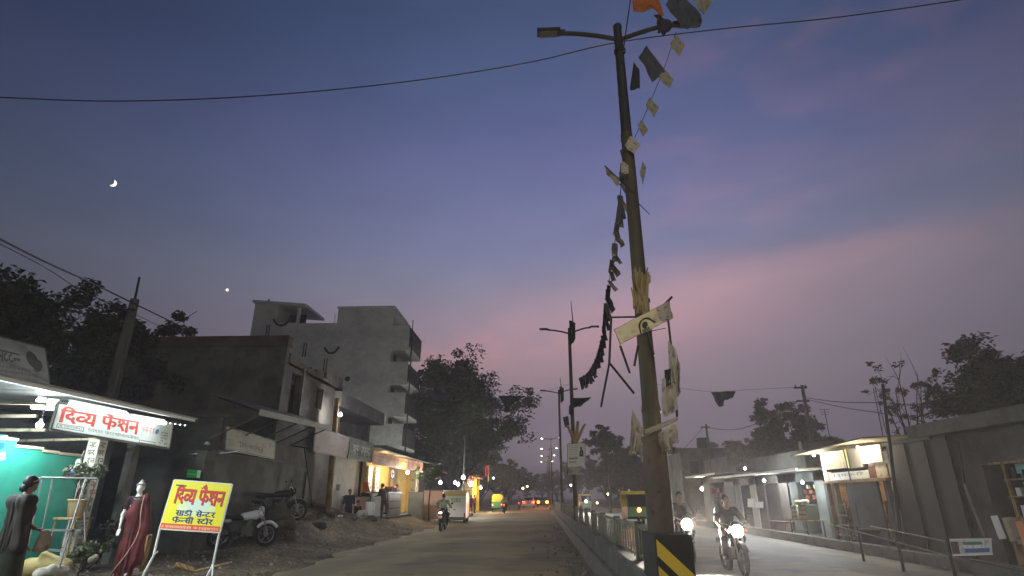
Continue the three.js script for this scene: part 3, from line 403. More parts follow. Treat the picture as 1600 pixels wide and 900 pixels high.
// things tied to the first pole; pixels give directions, the depth is that of the pole
const Q = (px, py, d = 7.5) => atD(px, py, d);
const quadCloth = (name, label, cat, m, c, d, amp = 0.02, seed = 1, group, n = 8) => tag(mesh(name, cloth(c.map(([x, y, dd]) => Q(x, y, dd ?? d)), n, n, amp, seed), m, null, true), label, cat, group);
{
  quadCloth('flag', 'saffron flag flying above the lamp arms', 'flag', M.saffron, [[984, -9], [1026, -16], [1038, 24], [990, 14]], 7.45, 0.03, 2);
  quadCloth('flag', 'large slate blue flag over the right lamp head', 'flag', M.blueCloth, [[1040, 8], [1058, -22], [1096, 26], [1074, 46]], 7.4, 0.03, 3);
  quadCloth('flag', 'pale green flag beside the slate blue flag', 'flag', M.paleCloth, [[1079, -8], [1110, -24], [1114, 4], [1096, 25]], 7.42, 0.03, 4);
  { const t = thing('cloth_bundle', 'black rag bundle knotted on the right lamp arm', 'rag'); const p = Q(1036, 42, 7.55); mesh('knot', bones([[-0.03, 0.1, 0, 0.05, 0.02, 0, 0.07, 0.1], [0.05, 0.02, 0, 0.0, -0.1, 0.02, 0.1, 0.05], [0, -0.1, 0.02, -0.01, -0.2, 0, 0.05, 0.015]], 0.03, 0.016), M.darkCloth, t); mesh('tail', cloth([[-0.06, 0.08, 0], [0.06, 0.06, 0.02], [0.1, -0.12, 0.02], [-0.1, -0.08, 0]], 6, 6, 0.02, 5), M.darkCloth, t); mesh('frayed_end', cloth([[-0.14, 0.26, 0.01], [-0.02, 0.28, 0.01], [0.07, 0.06, 0.02], [-0.06, 0.08, 0.01]], 6, 6, 0.015, 8), M.saffron, t); t.position.copy(p); }
  const small = [['small pale flag under the right lamp arm', [[1057, 54], [1070, 70], [1061, 89], [1047, 69]], M.paleCloth], ['narrow dark flag blowing off the pole below the arms', [[1010, 71], [1040, 111], [1019, 127], [998, 88]], M.blueCloth], ['pale flag touching the tip of the narrow dark flag', [[1038, 108], [1053, 124], [1046, 138], [1028, 122]], M.paleCloth], ['lone pale square flag below the narrow dark flag', [[1015, 152], [1030, 168], [1022, 182], [1009, 164]], M.paleCloth], ['smallest pale flag just off the pole', [[1002, 186], [1013, 203], [1005, 213], [996, 196]], M.paleCloth], ['crumpled pale flag stuck across the pole', [[985, 212], [1002, 226], [990, 240], [976, 228]], M.whiteCloth], ['thin pale strip hanging right of the upper pole', [[1004, 252], [1010, 262], [1005, 288], [1000, 270]], M.paleCloth], ['white scrap flag on the cord left of the upper pole', [[971, 250], [982, 258], [982, 272], [970, 271]], M.whiteCloth], ['black rag stuck to the upper pole', [[990, 97], [999, 108], [1000, 140], [984, 139]], M.darkCloth], ['dark blue triangular flag on the cord left of the pole', [[967, 304], [971, 312], [979, 340], [961, 350]], M.blueCloth], ['torn scrap on the right of the pole above the banner', [[1010, 425], [1017, 430], [1016, 442], [1009, 448]], M.whiteCloth]];
  small.forEach(([label, c, m], i) => quadCloth('flag', label, 'flag', m, c, 7.42, 0.012, 10 + i, null, 6));
  { const t = thing('bamboo_stick', 'thin dark bamboo stick lashed to the pole top carrying the saffron flag', 'stick'); mesh('stick', rod(Q(971, 98, 7.5), Q(987, -14, 7.45), 0.014, 0.01, 6), M.poleDark, t); mesh('lashing', [0, 1, 2].map((k) => new THREE.TorusGeometry(0.09, 0.008, 5, 16).rotateX(1.57).translate(POLE_X - 0.02, 8.5 + k * 0.02, -7.56)), M.darkCloth, t); seat(t, POLE_X, 8.3, -7.5); }
  { const t = thing('cord', 'thin cord of pale flags running down beside the pole', 'cord'); mesh('strand', wire([Q(1056, 50), Q(1040, 100), Q(1020, 150), Q(1003, 190), Q(992, 215)], 0.005, 20, 4), M.darkCloth, t); seat(t, ...Q(992, 215).toArray()); }
  { const t = thing('stick_flag', 'short stick with a pale strip poking left from the pole', 'stick'); mesh('stick', rod(Q(945, 259), Q(990, 302), 0.01, 0.01, 6), M.poleDark, t); mesh('strip', cloth([Q(946, 261), Q(968, 282), Q(966, 292), Q(948, 272)], 6, 4, 0.01, 22), M.paleCloth, t); mesh('twig', rod(Q(998, 318), Q(1015, 335), 0.008, 0.005, 5), M.poleDark, t); seat(t, ...Q(990, 302).toArray()); }
  // dry leaves tied round the pole above the banner
  { const t = thing('dry_leaf_bundle', 'bundle of dry straw leaves tied round the pole above the banner', 'leaves'), r = mulberry(77), strawB = std(0.2, 0.15, 0.06, { roughness: 0.95 }); for (let i = 0; i < 22; i++) { const a = Q(990 + r() * 24, 478 + r() * 14, 7.44 - r() * 0.06), b = Q(986 + r() * 28, 412 + r() * 45, 7.4 - r() * 0.1), w = 0.02 + r() * 0.025; mesh('leaf', cloth([b.clone().add(V(-w * 0.3, 0, 0)), b.clone().add(V(w * 0.3, 0, 0)), a.clone().add(V(w, 0, 0)), a.clone().add(V(-w, 0, 0))], 2, 6, 0.012, i), i % 3 ? M.straw : strawB, t); } seat(t, ...Q(1002, 480).toArray()); }
  const banner = printMat(512, 192, (x, w, h) => { x.fillStyle = '#d9cda6'; x.fillRect(0, 0, w, h); stain(x, w, h, 3, 26, 'rgba(120,105,70,0.16)'); x.strokeStyle = '#1c2320'; x.lineWidth = 17; x.beginPath(); x.moveTo(205, 190); x.lineTo(212, 110); x.bezierCurveTo(216, 40, 300, 34, 330, 110); x.lineTo(352, 150); x.stroke(); x.fillStyle = '#2a3a34'; x.beginPath(); x.ellipse(262, 118, 26, 34, 0, 0, 7); x.fill(); x.fillStyle = '#5c6a58'; x.fillRect(226, 150, 70, 42); x.strokeStyle = '#9a5b4e'; x.lineWidth = 6; x.strokeRect(3, 3, w - 6, h - 6); });
  quadCloth('torn_banner', 'tilted torn cream banner with a dark arch across the pole', 'banner', banner, [[959, 515], [1045, 470], [1051, 497], [969, 538]], 7.34, 0.018, 31, null, 14);
  quadCloth('torn_banner', 'ragged end of cream cloth bunched at the banner tip', 'cloth', M.whiteCloth, [[1026, 480], [1047, 470], [1051, 498], [1032, 500]], 7.31, 0.03, 33);
  const fr = thing('banner_frame', 'broken dark metal banner frame dangling round the pole', 'frame'), fm = M.poleDark, R2 = 0.016;
  const rods = [[[954, 496], [1004, 495], 0.014], [[955, 497], [952, 568], R2], [[952, 568], [939, 636], R2], [[953, 568], [991, 615], R2], [[969, 540], [984, 583], R2], [[997, 540], [991, 572], R2], [[1044, 500], [1053, 580], R2], [[1053, 580], [1058, 652], R2], [[1040, 474], [1050, 464], 0.018], [[1014, 520], [1022, 555], 0.014], [[1018, 517], [1040, 513], 0.006], [[1019, 497], [1045, 500], 0.012]];
  for (const [a, b, r] of rods) mesh('frame_bar', rod(Q(...a, 7.4), Q(...b, 7.42), r, r, 6), fm, fr); seat(fr, ...Q(1010, 600).toArray());
  const rag = [['white torn cloth hanging on the right frame bar', [[1044, 530], [1056, 548], [1061, 600], [1048, 598]]], ['crumpled white cloth with a dark hole beside the right frame bar', [[1034, 592], [1057, 588], [1059, 640], [1036, 655]]], ['thin ragged white strip outside the right frame bar', [[1056, 545], [1062, 570], [1063, 615], [1057, 622]]], ['white cloth under the tied band right of the pole', [[1030, 676], [1056, 660], [1062, 690], [1040, 706]]], ['grey ragged cloth hanging lowest right of the pole', [[1028, 678], [1046, 672], [1050, 712], [1030, 700]]], ['pale pointed cloth hanging left of the lower pole', [[988, 640], [1006, 672], [996, 708], [983, 710]]], ['white cloth tail at the left of the lower pole', [[999, 690], [1004, 692], [1004, 722], [999, 714]]]];
  rag.forEach(([label, c], i) => quadCloth('torn_cloth', label, 'cloth', i === 4 ? M.paleCloth : M.whiteCloth, c, 7.36, 0.035, 41 + i, null, 10));
  quadCloth('tied_band', 'white cloth band tied round the lower pole', 'cloth', M.whiteCloth, [[1006, 672], [1060, 650], [1059, 658], [1008, 681]], 7.33, 0.012, 51);
  quadCloth('dark_rag', 'dark rag caught in the crumpled white cloth', 'rag', M.darkCloth, [[1038, 578], [1049, 576], [1048, 600], [1040, 606]], 7.33, 0.02, 52);
  // faded paper wrapped round the foot of the pole
  { const g = new THREE.CylinderGeometry(0.155, 0.16, 1.15, 26, 10, true), p = g.attributes.position; for (let i = 0; i < p.count; i++) { const a = Math.atan2(p.getZ(i), p.getX(i)), k = 1 + 0.07 * (fbm(a * 2 + 9, p.getY(i) * 3, 95, 4) - 0.4); p.setX(i, p.getX(i) * k); p.setZ(i, p.getZ(i) * k); } g.computeVertexNormals(); g.translate(POLE_X, 1.66, -7.6); tag(mesh('paper_wrap', g, std(0.17, 0.14, 0.125, { map: T.cloth, roughness: 0.9, side: THREE.DoubleSide })), 'faded reddish paper wrapped round the foot of the flag hung pole', 'poster'); }
}
// bunting from the first pole down to the second
{
  const t = thing('bunting', 'string of dark and white pennants sagging from the first pole to the second', 'bunting'), pts = [[977, 140, 7.6], [973, 250, 8.4], [967, 330, 9.4], [956, 410, 11.2], [947, 475, 13.4], [941, 528, 16], [931, 562, 19], [919, 582, 22], [904, 592, 25.5]].map(([x, y, d]) => Q(x, y, d)), cv = new THREE.CatmullRomCurve3(pts), r = mulberry(88);
  mesh('cord', new THREE.TubeGeometry(cv, 60, 0.008, 4), M.darkCloth, t);
  for (let i = 0; i < 66; i++) { const u = 0.03 + (i / 66) ** 1.35 * 0.96 + r() * 0.008, a = cv.getPointAt(Math.min(u, 0.995)), w = 0.08 + r() * 0.04 + u * 0.02, h = 0.16 + r() * 0.16 + u * 0.3, tx = (r() - 0.3) * 0.22, m = u < 0.28 ? (r() < 0.55 ? M.whiteCloth : M.paleCloth) : r() < 0.62 ? M.darkCloth : r() < 0.5 ? M.blueCloth : M.paleCloth, c = a.clone(); if (r() < 0.12) continue;
    mesh('pennant', cloth([c.clone().add(V(-w / 2, 0, 0.02)), c.clone().add(V(w / 2, 0, -0.02)), c.clone().add(V(w / 2 + tx, -h * (0.7 + r() * 0.3), -0.02)), c.clone().add(V(-w / 2 + tx, -h, 0.03))], 3, 4, 0.015, i), m, t); }
  seat(t, ...pts[0].toArray());
}
// things on the second and third poles
{
  const s = (name, label, cat, a, b, d, r) => tag(mesh(name, rod(Q(...a, d), Q(...b, d), r, r * 0.4, 6), M.poleDark), label, cat);
  s('spear', 'dark flagstick rising from the top of the second pole', 'stick', [896, 512], [892, 470], 25.6, 0.035); s('spear', 'dark flagstick rising from the top of the third pole', 'stick', [878, 612], [875, 590], 41.9, 0.045);
  quadCloth('flag', 'black rag bunched under the arms of the second pole', 'rag', M.darkCloth, [[889, 500], [899, 504], [899, 530], [892, 540]], 25.5, 0.06, 61);
  quadCloth('flag', 'dark flag blowing right from the middle of the second pole', 'flag', M.darkCloth, [[893, 622], [924, 621], [908, 634], [889, 640]], 25.5, 0.06, 62);
  quadCloth('flag', 'dark rag hanging below the flag on the second pole', 'rag', M.darkCloth, [[889, 634], [898, 634], [895, 649], [889, 647]], 25.5, 0.05, 63);
  quadCloth('flag', 'black rag on the upper part of the third pole', 'rag', M.darkCloth, [[874, 604], [881, 606], [881, 626], [876, 630]], 41.8, 0.08, 64);
  quadCloth('flag', 'small dark rag low on the third pole', 'rag', M.darkCloth, [[879, 652], [888, 650], [890, 664], [883, 668]], 41.8, 0.06, 65);
  const lb = thing('dry_leaf_bundle', 'dry leaves tied to the second pole above the printed board', 'leaves'); for (const [a, b] of [[[898, 690], [886, 664]], [[900, 690], [914, 662]], [[899, 692], [903, 658]], [[897, 690], [892, 672]]]) mesh('leaf', cloth([Q(b[0] - 2, b[1], 25.5), Q(b[0] + 2, b[1], 25.5), Q(a[0] + 4, a[1], 25.5), Q(a[0] - 3, a[1], 25.5)], 2, 5, 0.03, a[0]), M.straw, lb); seat(lb, ...Q(899, 690, 25.5).toArray());
  const board = printMat(256, 448, (x, w, h) => { x.fillStyle = '#cfcbc2'; x.fillRect(0, 0, w, h); x.strokeStyle = '#77736c'; x.lineWidth = 5; for (let y = 40; y < 260; y += 34) { x.beginPath(); x.moveTo(16, y); x.lineTo(150, y + 3); x.stroke(); } x.fillStyle = '#33363a'; x.beginPath(); x.ellipse(200, 96, 16, 22, 0, 0, 7); x.fill(); x.beginPath(); x.moveTo(172, 260); x.bezierCurveTo(168, 150, 190, 120, 202, 118); x.bezierCurveTo(226, 122, 236, 160, 232, 260); x.fill(); x.strokeStyle = '#cfcbc2'; x.lineWidth = 4; x.beginPath(); x.moveTo(200, 140); x.lineTo(202, 240); x.stroke(); x.fillStyle = '#8a8f72'; x.fillRect(20, 268, 130, 40); x.fillStyle = '#a59a82'; x.fillRect(20, 340, 110, 34); stain(x, w, h, 9, 18, 'rgba(90,85,75,0.15)'); }, { roughness: 0.9 });
  const bt = thing('pole_board', 'white printed board with a standing figure fixed low on the second pole', 'sign'), z = 25.45; mesh('board', [panelFace(Q(887, 694, z), Q(914, 692, z), Q(914, 728, z), Q(887, 730, z)), panelFace(Q(887, 694, z + 0.03), Q(887, 730, z + 0.03), Q(914, 728, z + 0.03), Q(914, 692, z + 0.03))], board, bt, true); mesh('torn_flap', cloth([Q(887, 730, z), Q(904, 729, z), Q(914, 742, z), Q(887, 741, z)], 5, 4, 0.03, 71), M.whiteCloth, bt); mesh('board_frame', [rod(Q(887, 694, z + 0.02), Q(887, 741, z + 0.02), 0.02), rod(Q(914, 692, z + 0.02), Q(914, 728, z + 0.02), 0.02), rod(Q(887, 694, z + 0.02), Q(914, 692, z + 0.02), 0.02)], M.poleDark, bt); seat(bt, ...Q(900, 730, z).toArray());
}
// overhead lines
{
  const line = (label, pts, r, group) => tag(mesh('overhead_wire', wire(pts, r, 60, 5), M.black), label, 'wire', group);
  line('twisted cable slung across the road past the lamp arms', [atD(-120, 146, 9), atD(0, 152, 9), atD(175, 158, 9), atD(400, 150, 9), atD(640, 127, 9), atD(830, 97, 9), atD(955, 68, 9), atD(1120, 46, 9), atD(1300, 28, 9), atD(1500, 0, 9), atD(1640, -22, 9)], 0.013);
  line('thick sagging cable from the tree to the dark building roof', [atD(-30, 358, 8), atD(60, 404, 9.5), atD(143, 442, 12), atD(215, 477, 15), atD(300, 518, 19.6)], 0.02); line('thin cable just under the thick one running to the dark building roof', [atD(-30, 366, 8.2), atD(60, 412, 9.7), atD(130, 455, 12.2), atD(200, 486, 15), atD(262, 516, 19.8)], 0.009);
  const up = thing('power_pole', 'dark power pole with short crossarms behind the right hand shops', 'pole'), a = atD(1253, 602, 35); mesh('pole', rod([a.x, 0, -35], [a.x, a.y, -35], 0.15, 0.1, 8), M.concrete, up); for (const dy of [0.15, 0.95]) { mesh('crossarm', box(0.75, 0.09, 0.09, a.x - 0.12, a.y - dy, -35), M.poleDark, up); } for (const k of [-0.4, 0, 0.2]) mesh('insulator', lathe([[0, 0], [0.05, 0], [0.03, 0.06], [0.05, 0.1], [0, 0.14]], 8).translate(a.x + k, a.y - 0.1, -35), M.grey, up); seat(up, a.x, 0, -35);
  const u2 = thing('power_pole', 'smaller distant power pole with one crossarm', 'pole'), b = atD(1103, 663, 53); mesh('pole', rod([b.x, 0, -53], [b.x, b.y, -53], 0.15, 0.1, 8), M.concrete, u2); mesh('crossarm', box(0.8, 0.1, 0.1, b.x - 0.1, b.y - 0.25, -53), M.poleDark, u2); seat(u2, b.x, 0, -53);
  line('sagging wires between the two power poles', [b.clone().add(V(0, -0.3, 0)), atD(1150, 671, 46), atD(1200, 655, 41), a.clone().add(V(-0.3, -0.9, 0))], 0.03); line('upper wire running right from the crossarmed power pole', [a.clone().add(V(0.1, -0.75, 0)), atD(1310, 628, 30), atD(1390, 630, 25), atD(1480, 640, 22)], 0.022); line('lower wire running right from the crossarmed power pole', [a.clone().add(V(0.1, -0.85, 0)), atD(1320, 637, 30), atD(1390, 648, 25), atD(1480, 668, 22)], 0.022); line('faint wire dropping left from the distant power pole', [b.clone().add(V(-0.3, -0.3, 0)), atD(1085, 684, 58), atD(1062, 708, 64)], 0.025);
  // concrete pole behind the shop
  const cp = thing('concrete_pole', 'tapered pale concrete pole with a thin iron tip behind the red lettered sign', 'pole'), t0 = atD(211, 468, 15.2), tip = atD(218, 433, 15.2); mesh('pole', rod([t0.x, 0, -15.2], [t0.x, t0.y, -15.2], 0.24, 0.12, 10), M.concrete, cp); mesh('iron_tip', rod([t0.x, t0.y - 0.1, -15.2], tip, 0.035, 0.03, 6), M.poleDark, cp); mesh('bracket', [box(0.35, 0.05, 0.05, t0.x, t0.y - 0.35, -15.1), box(0.05, 0.16, 0.05, t0.x - 0.1, t0.y - 0.5, -15.05)], M.poleDark, cp); seat(cp, t0.x, 0, -15.2);
  // cloth pieces strung on threads across the road
  const hang = (label, a, d, m, c, seed) => { const t = thing('hanging_cloth', label, 'cloth'); mesh('cloth', cloth(c.map(([x, y]) => Q(x, y, d)), 8, 6, 0.05, seed), m, t); mesh('thread', wire([Q(a[0], a[1], d), Q(c[0][0], c[0][1], d), Q(c[1][0], c[1][1], d), Q(a[2], a[3], d)], 0.006, 20, 4), M.darkCloth, t); return seat(t, ...Q(...c[0], d).toArray()); };
  { const t = thing('hanging_cloth', 'dark winged cloth hanging alone in the sky right of the flag hung pole', 'cloth'); mesh('cloth', [cloth([Q(1110, 613, 20), Q(1134, 612, 20), Q(1131, 634, 20), Q(1124, 637, 20)], 8, 6, 0.05, 81), cloth([Q(1130, 612, 20.05), Q(1150, 611, 20), Q(1144, 622, 20), Q(1131, 626, 20.05)], 8, 5, 0.04, 83)], M.blueCloth, t); mesh('thread', wire([Q(1010, 598, 20), Q(1110, 612, 20), Q(1150, 610, 20), Q(1262, 604, 20)], 0.005, 20, 4), M.darkCloth, t); seat(t, ...Q(1130, 612, 20).toArray()); }
  hang('dark cloth with a drooping end strung beside the large roadside tree', [740, 606, 896, 598], 26, M.blueCloth, [[779, 618], [820, 619], [806, 627], [792, 641]], 82); hang('faint cloth strung in front of the crown of the large roadside tree', [610, 606, 760, 610], 30, M.blueCloth, [[668, 612], [706, 614], [700, 626], [672, 622]], 84);
}
// moon and evening star, far away
{
  const D = 2600, c = rayDir(176, 286).normalize().multiplyScalar(D).add(camera.position), s = new THREE.Shape(), R = 13; s.absarc(0, 0, R, -2.62, 0.95, false); s.quadraticCurveTo(R * 0.6, -R * 0.48, Math.cos(-2.62) * R, Math.sin(-2.62) * R);
  const m = new THREE.Mesh(new THREE.ExtrudeGeometry(s, { depth: 3, bevelEnabled: false, curveSegments: 24 }), G.moon); m.name = 'sky_moon'; m.position.copy(c); m.lookAt(camera.position); m.rotateZ(0.5); tag(m, 'small glowing crescent moon in the evening sky', 'moon'); scene.add(m);
  const st = new THREE.Mesh(new THREE.OctahedronGeometry(6.5, 2), glow(0xfff4e8, 1.1)); st.name = 'sky_star'; st.position.copy(rayDir(355, 453).normalize().multiplyScalar(D).add(camera.position)); tag(st, 'bright evening star above the dark building', 'star'); scene.add(st);
}

// ---------- left side of the road ----------
const lamp = (label, p, r, m, hex, I, opt = {}) => { const t = thing(opt.name ?? 'bulb_lamp', label, 'lamp', p.toArray ? p.toArray() : p, 0, opt.group); const b = mesh('bulb', new THREE.SphereGeometry(r, 14, 10), m, t); mesh('holder', lathe([[0, r * 0.75], [r * 0.45, r * 0.8], [r * 0.4, r * 1.9], [0, r * 2]], 10), M.white, b); if (opt.stem) mesh('stem', rod([0, r * 1.8, 0], opt.stem, 0.012, 0.012, 5), M.poleDark, t); pointLight(t, 0, 0, 0, hex, I, r / 0.02); return t; };
const tube = (label, a, b, r, towards, I, group) => { const t = thing('tube_light', label, 'lamp', [0, 0, 0], 0, group), off = towards.clone().normalize(); mesh('tube', rod(a, b, r, r, 8), G.tube, t); mesh('batten', bar(a.clone().addScaledVector(off, -r - 0.03), b.clone().addScaledVector(off, -r - 0.03), 0.05, 0.04), M.white, t); areaLight(t, a.clone().addScaledVector(off, r + 0.012), b.clone().addScaledVector(off, r + 0.012), off, 0.06, 0xe6f6ff, I); return seat(t, ...a.toArray()); };
// clothes shop with the red lettered sign
{
  const s = thing('clothes_shop', 'open fronted clothes shop with turquoise wall under a tube lit canopy', 'shop'), X = -9.75, steps = [[-70, 676], [18, 699], [62, 705], [88, 711], [129, 716]];
  const wall = []; for (let i = 0; i < steps.length - 1; i++) { const a = atX(steps[i][0], 720, X), b = atX(steps[i + 1][0], 720, X), y = atX(steps[i + 1][0], steps[i + 1][1], X).y + (i === 0 ? 0.12 : 0.03); wall.push(bx(X - 0.2, X, -0.1, y, a.z, b.z + 0.001)); }
  wall.push(bx(X - 0.2, X, -0.1, 2.5, -2, atX(-70, 720, X).z)); mesh('turquoise_wall', wall, M.turquoise, s); wall.slice(0, 4).forEach((g) => { g.computeBoundingBox(); const b = g.boundingBox; mesh('coping', bx(b.min.x - 0.02, b.max.x + 0.02, b.max.y, b.max.y + 0.05, b.min.z, b.max.z), M.cream, s); });
  mesh('back_wall', bx(-12.8, -12.6, -0.1, 3.4, -1, -13.6), M.darkPlaster, s); mesh('side_wall', bx(-12.6, -10.3, -0.1, 3.2, -13.4, -13.6), M.darkPlaster, s); mesh('floor', bx(-12.6, -9.95, -0.1, 0.22, -1, -13.4), M.concrete, s);
  mesh('canopy', [box(4.1, 0.03, 14.5, -10.7, 3.42, -6.9, 0, 0, -0.03)], M.sheet, s);
  const rf = (px, py, d) => atD(px, py, d); for (const [a, b, d] of [[[-60, 672], [72, 672], 9.8], [[-60, 650], [58, 650], 9.6], [[20, 689], [152, 686], 11.75], [[-60, 628], [70, 631], 10.1]]) mesh('beam', bar(rf(...a, d), rf(...b, d), 0.05, 0.05), M.cream, s);
  mesh('canopy_edge', bar([-8.72, 3.3, -1], [-8.72, 3.33, -14.1], 0.07, 0.09), M.white, s);
  const pil = printMat(64, 512, (x, w, h) => { x.fillStyle = '#b7b2a4'; x.fillRect(0, 0, w, h); const r = mulberry(4); for (let y = 8; y < h; y += 30) { x.fillStyle = ['#4b463e', '#6d6557', '#8e3b2e', '#57524a'][(r() * 4) | 0]; write(x, scribble(y, 2), 8 + r() * 10, y + 4, 20, 36 + r() * 10, x.fillStyle, 16); } });
  const p1 = atD(148, 720, 11.75); mesh('pillar', [panelFace([p1.x - 0.12, 2.62, -11.6], [p1.x + 0.12, 2.62, -11.6], [p1.x + 0.12, 0, -11.6], [p1.x - 0.12, 0, -11.6]), panelFace([p1.x + 0.12, 2.62, -11.6], [p1.x + 0.12, 2.62, -11.84], [p1.x + 0.12, 0, -11.84], [p1.x + 0.12, 0, -11.6]), bx(p1.x - 0.118, p1.x + 0.118, 0, 2.62, -11.604, -11.84)], pil, s, true);
  const p2 = atD(200, 740, 13.3); mesh('pillar', chamfer(0.2, 3.2, 0.2, 0.01, p2.x, 1.6, -13.3), M.greyWall, s); mesh('door_frame', [bar([p1.x - 0.3, 0.1, -11.9], [p1.x - 0.3, 2.2, -11.9], 0.05, 0.05)], M.cream, s);
  mesh('notice', bx(-10.75, -10.45, 2.0, 2.34, -12.3, -12.32), std(0.25, 0.27, 0.28, { map: T.grime }), s); mesh('notice_post', rod([-10.6, 0.2, -12.34], [-10.6, 2.3, -12.34], 0.02), M.grey, s);
  seat(s, -9.75, 0, -11);
  const sign = printMat(1024, 256, (x, w, h) => { x.fillStyle = '#d7ddd4'; x.fillRect(0, 0, w, h); stain(x, w, h, 12, 30, 'rgba(140,150,140,0.12)'); write(x, W_TITLE, 30, 62, 118, 640, '#c8321f', 17); write(x, scribble(31, 6), 706, 96, 50, 130, '#d2705f', 12); x.fillStyle = '#3b6fa8'; x.beginPath(); x.ellipse(862, 116, 18, 26, 0.3, 0, 7); x.fill(); write(x, scribble(32, 22), 250, 200, 22, 470, '#76806f', 13); x.strokeStyle = '#4c544f'; x.lineWidth = 5; x.strokeRect(30, 196, 190, 34); write(x, scribble(33, 12), 40, 206, 16, 170, '#5b635c', 13); x.strokeRect(700, 222, 160, 22); for (let i = 0; i < 5; i++) write(x, scribble(40 + i, 4), 905, 110 + i * 26, 15, 80, '#6b756f', 13); x.strokeStyle = '#aab0a6'; x.strokeRect(3, 3, w - 6, h - 6); });
  const t = thing('shop_sign', 'long white signboard with red lettering under the tube lights', 'sign'), XS = -8.95, c = [[92, 629], [271, 661], [265, 701], [80, 671]].map(([a, b]) => atX(a, b, XS)); mesh('board', [panelFace(...c), panelFace(...[c[1], c[0], c[3], c[2]].map((p) => p.clone().add(V(-0.05, 0, 0))))], sign, t, true);
  mesh('board_frame', [[0, 1], [1, 2], [2, 3], [3, 0]].map(([i, k]) => bar(c[i].clone().add(V(-0.02, 0, 0)), c[k].clone().add(V(-0.02, 0, 0)), 0.04, 0.04)), M.galv, t); seat(t, ...c[3].toArray());
  const d1 = V(1, -1.5, 0.15); tube('long tube light glaring along the top of the red lettered sign', atX(110, 631, -8.74), atX(198, 648, -8.74), 0.042, d1, 55); tube('shorter tube light at the far end of the red lettered sign', atX(205, 652, -8.74), atX(258, 661, -8.74), 0.042, d1, 55);
  { const st = thing('light_string', 'small bulbs running off the far end of the red lettered sign', 'lamp'), a = atX(258, 659, -8.7), b = atX(292, 664, -8.7); mesh('cord', wire([a, a.clone().lerp(b, 0.5).add(V(0, -0.02, 0)), b], 0.008, 8, 4), M.white, st); for (let i = 0; i < 5; i++) { const q = a.clone().lerp(b, i / 4.4); mesh('bulb', ball(0.014, q.x, q.y - 0.015, q.z), G.tube, st); } seat(st, ...a.toArray()); }
  tube('tube light under the canopy inside the turquoise shop', atD(50, 636, 10.6), atD(90, 639, 10.6), 0.035, V(0.3, -1, 0.6), 300); tube('second tube light above the inner one under the canopy', atD(58, 625, 10.7), atD(90, 630, 10.7), 0.03, V(0.3, -1, 0.6), 200);
  lamp('bare bulb hanging low under the shop canopy', atD(62, 664, 10.2), 0.06, G.cold, 0xe8f6ff, 14, { stem: [0, 0.5, 0] });
  // the canopy goes on to the left of the picture, with the same tubes
  for (const [d, l] of [[5.2, 'tube light under the near end of the long canopy'], [7.6, 'tube light under the middle of the long canopy']]) tube(l, V(-9.1, 3.2, -d), V(-9.1, 3.2, -d - 1.2), 0.03, V(0.75, -1, 0), 800);
  const bb = thing('billboard', 'pale printed billboard standing above the shop canopy', 'sign'), XB = -9.7, q = [[-60, 512], [70, 545], [78, 607], [-60, 590]].map(([a, b]) => atX(a, b, XB)), bm = printMat(512, 256, (x, w, h) => { x.fillStyle = '#8f9492'; x.fillRect(0, 0, w, h); stain(x, w, h, 14, 30, 'rgba(60,66,64,0.15)'); write(x, scribble(51, 7), 150, 70, 60, 190, '#3b4243', 15); x.fillStyle = '#272d2e'; x.beginPath(); x.ellipse(420, 86, 36, 52, -0.4, 0, 7); x.ellipse(450, 120, 28, 40, 0.4, 0, 7); x.fill(); for (let i = 0; i < 3; i++) write(x, scribble(60 + i, 12), 60, 150 + i * 30, 16, 380, '#666d6c', 13); });
  mesh('panel', [panelFace(...q), panelFace(...[q[1], q[0], q[3], q[2]].map((p) => p.clone().add(V(-0.06, 0, 0))))], bm, bb, true); mesh('frame', [0, 1, 2, 3].map((i) => bar(q[i].clone().add(V(-0.03, 0, 0)), q[(i + 1) % 4].clone().add(V(-0.03, 0, 0)), 0.05, 0.05)), M.galv, bb); for (const k of [0.45, 0.95]) { const b = q[3].clone().lerp(q[2], k); mesh('leg', rod([b.x - 0.05, 3.4, b.z], [b.x - 0.05, b.y + 0.1, b.z], 0.025), M.galv, bb); } seat(bb, ...q[2].toArray());
  // hanging blue poster at the edge of the canopy
  const ps = [[-14, 678], [12, 681], [8, 718], [-20, 724]].map(([a, b]) => atD(a, b, 9.5)); tag(mesh('hanging_poster', [panelFace(...ps), bar(ps[0], ps[1], 0.02, 0.02)], printMat(128, 192, (x, w, h) => { x.fillStyle = '#5fb7cf'; x.fillRect(0, 0, w, h); x.fillStyle = '#e9efee'; x.fillRect(0, 0, w, 30); x.fillRect(0, 130, w, 62); x.fillStyle = '#2a7fae'; x.fillRect(20, 50, 90, 50); }, { side: THREE.DoubleSide }), null, true), 'blue and white poster hanging under the canopy before the turquoise wall', 'poster');
}
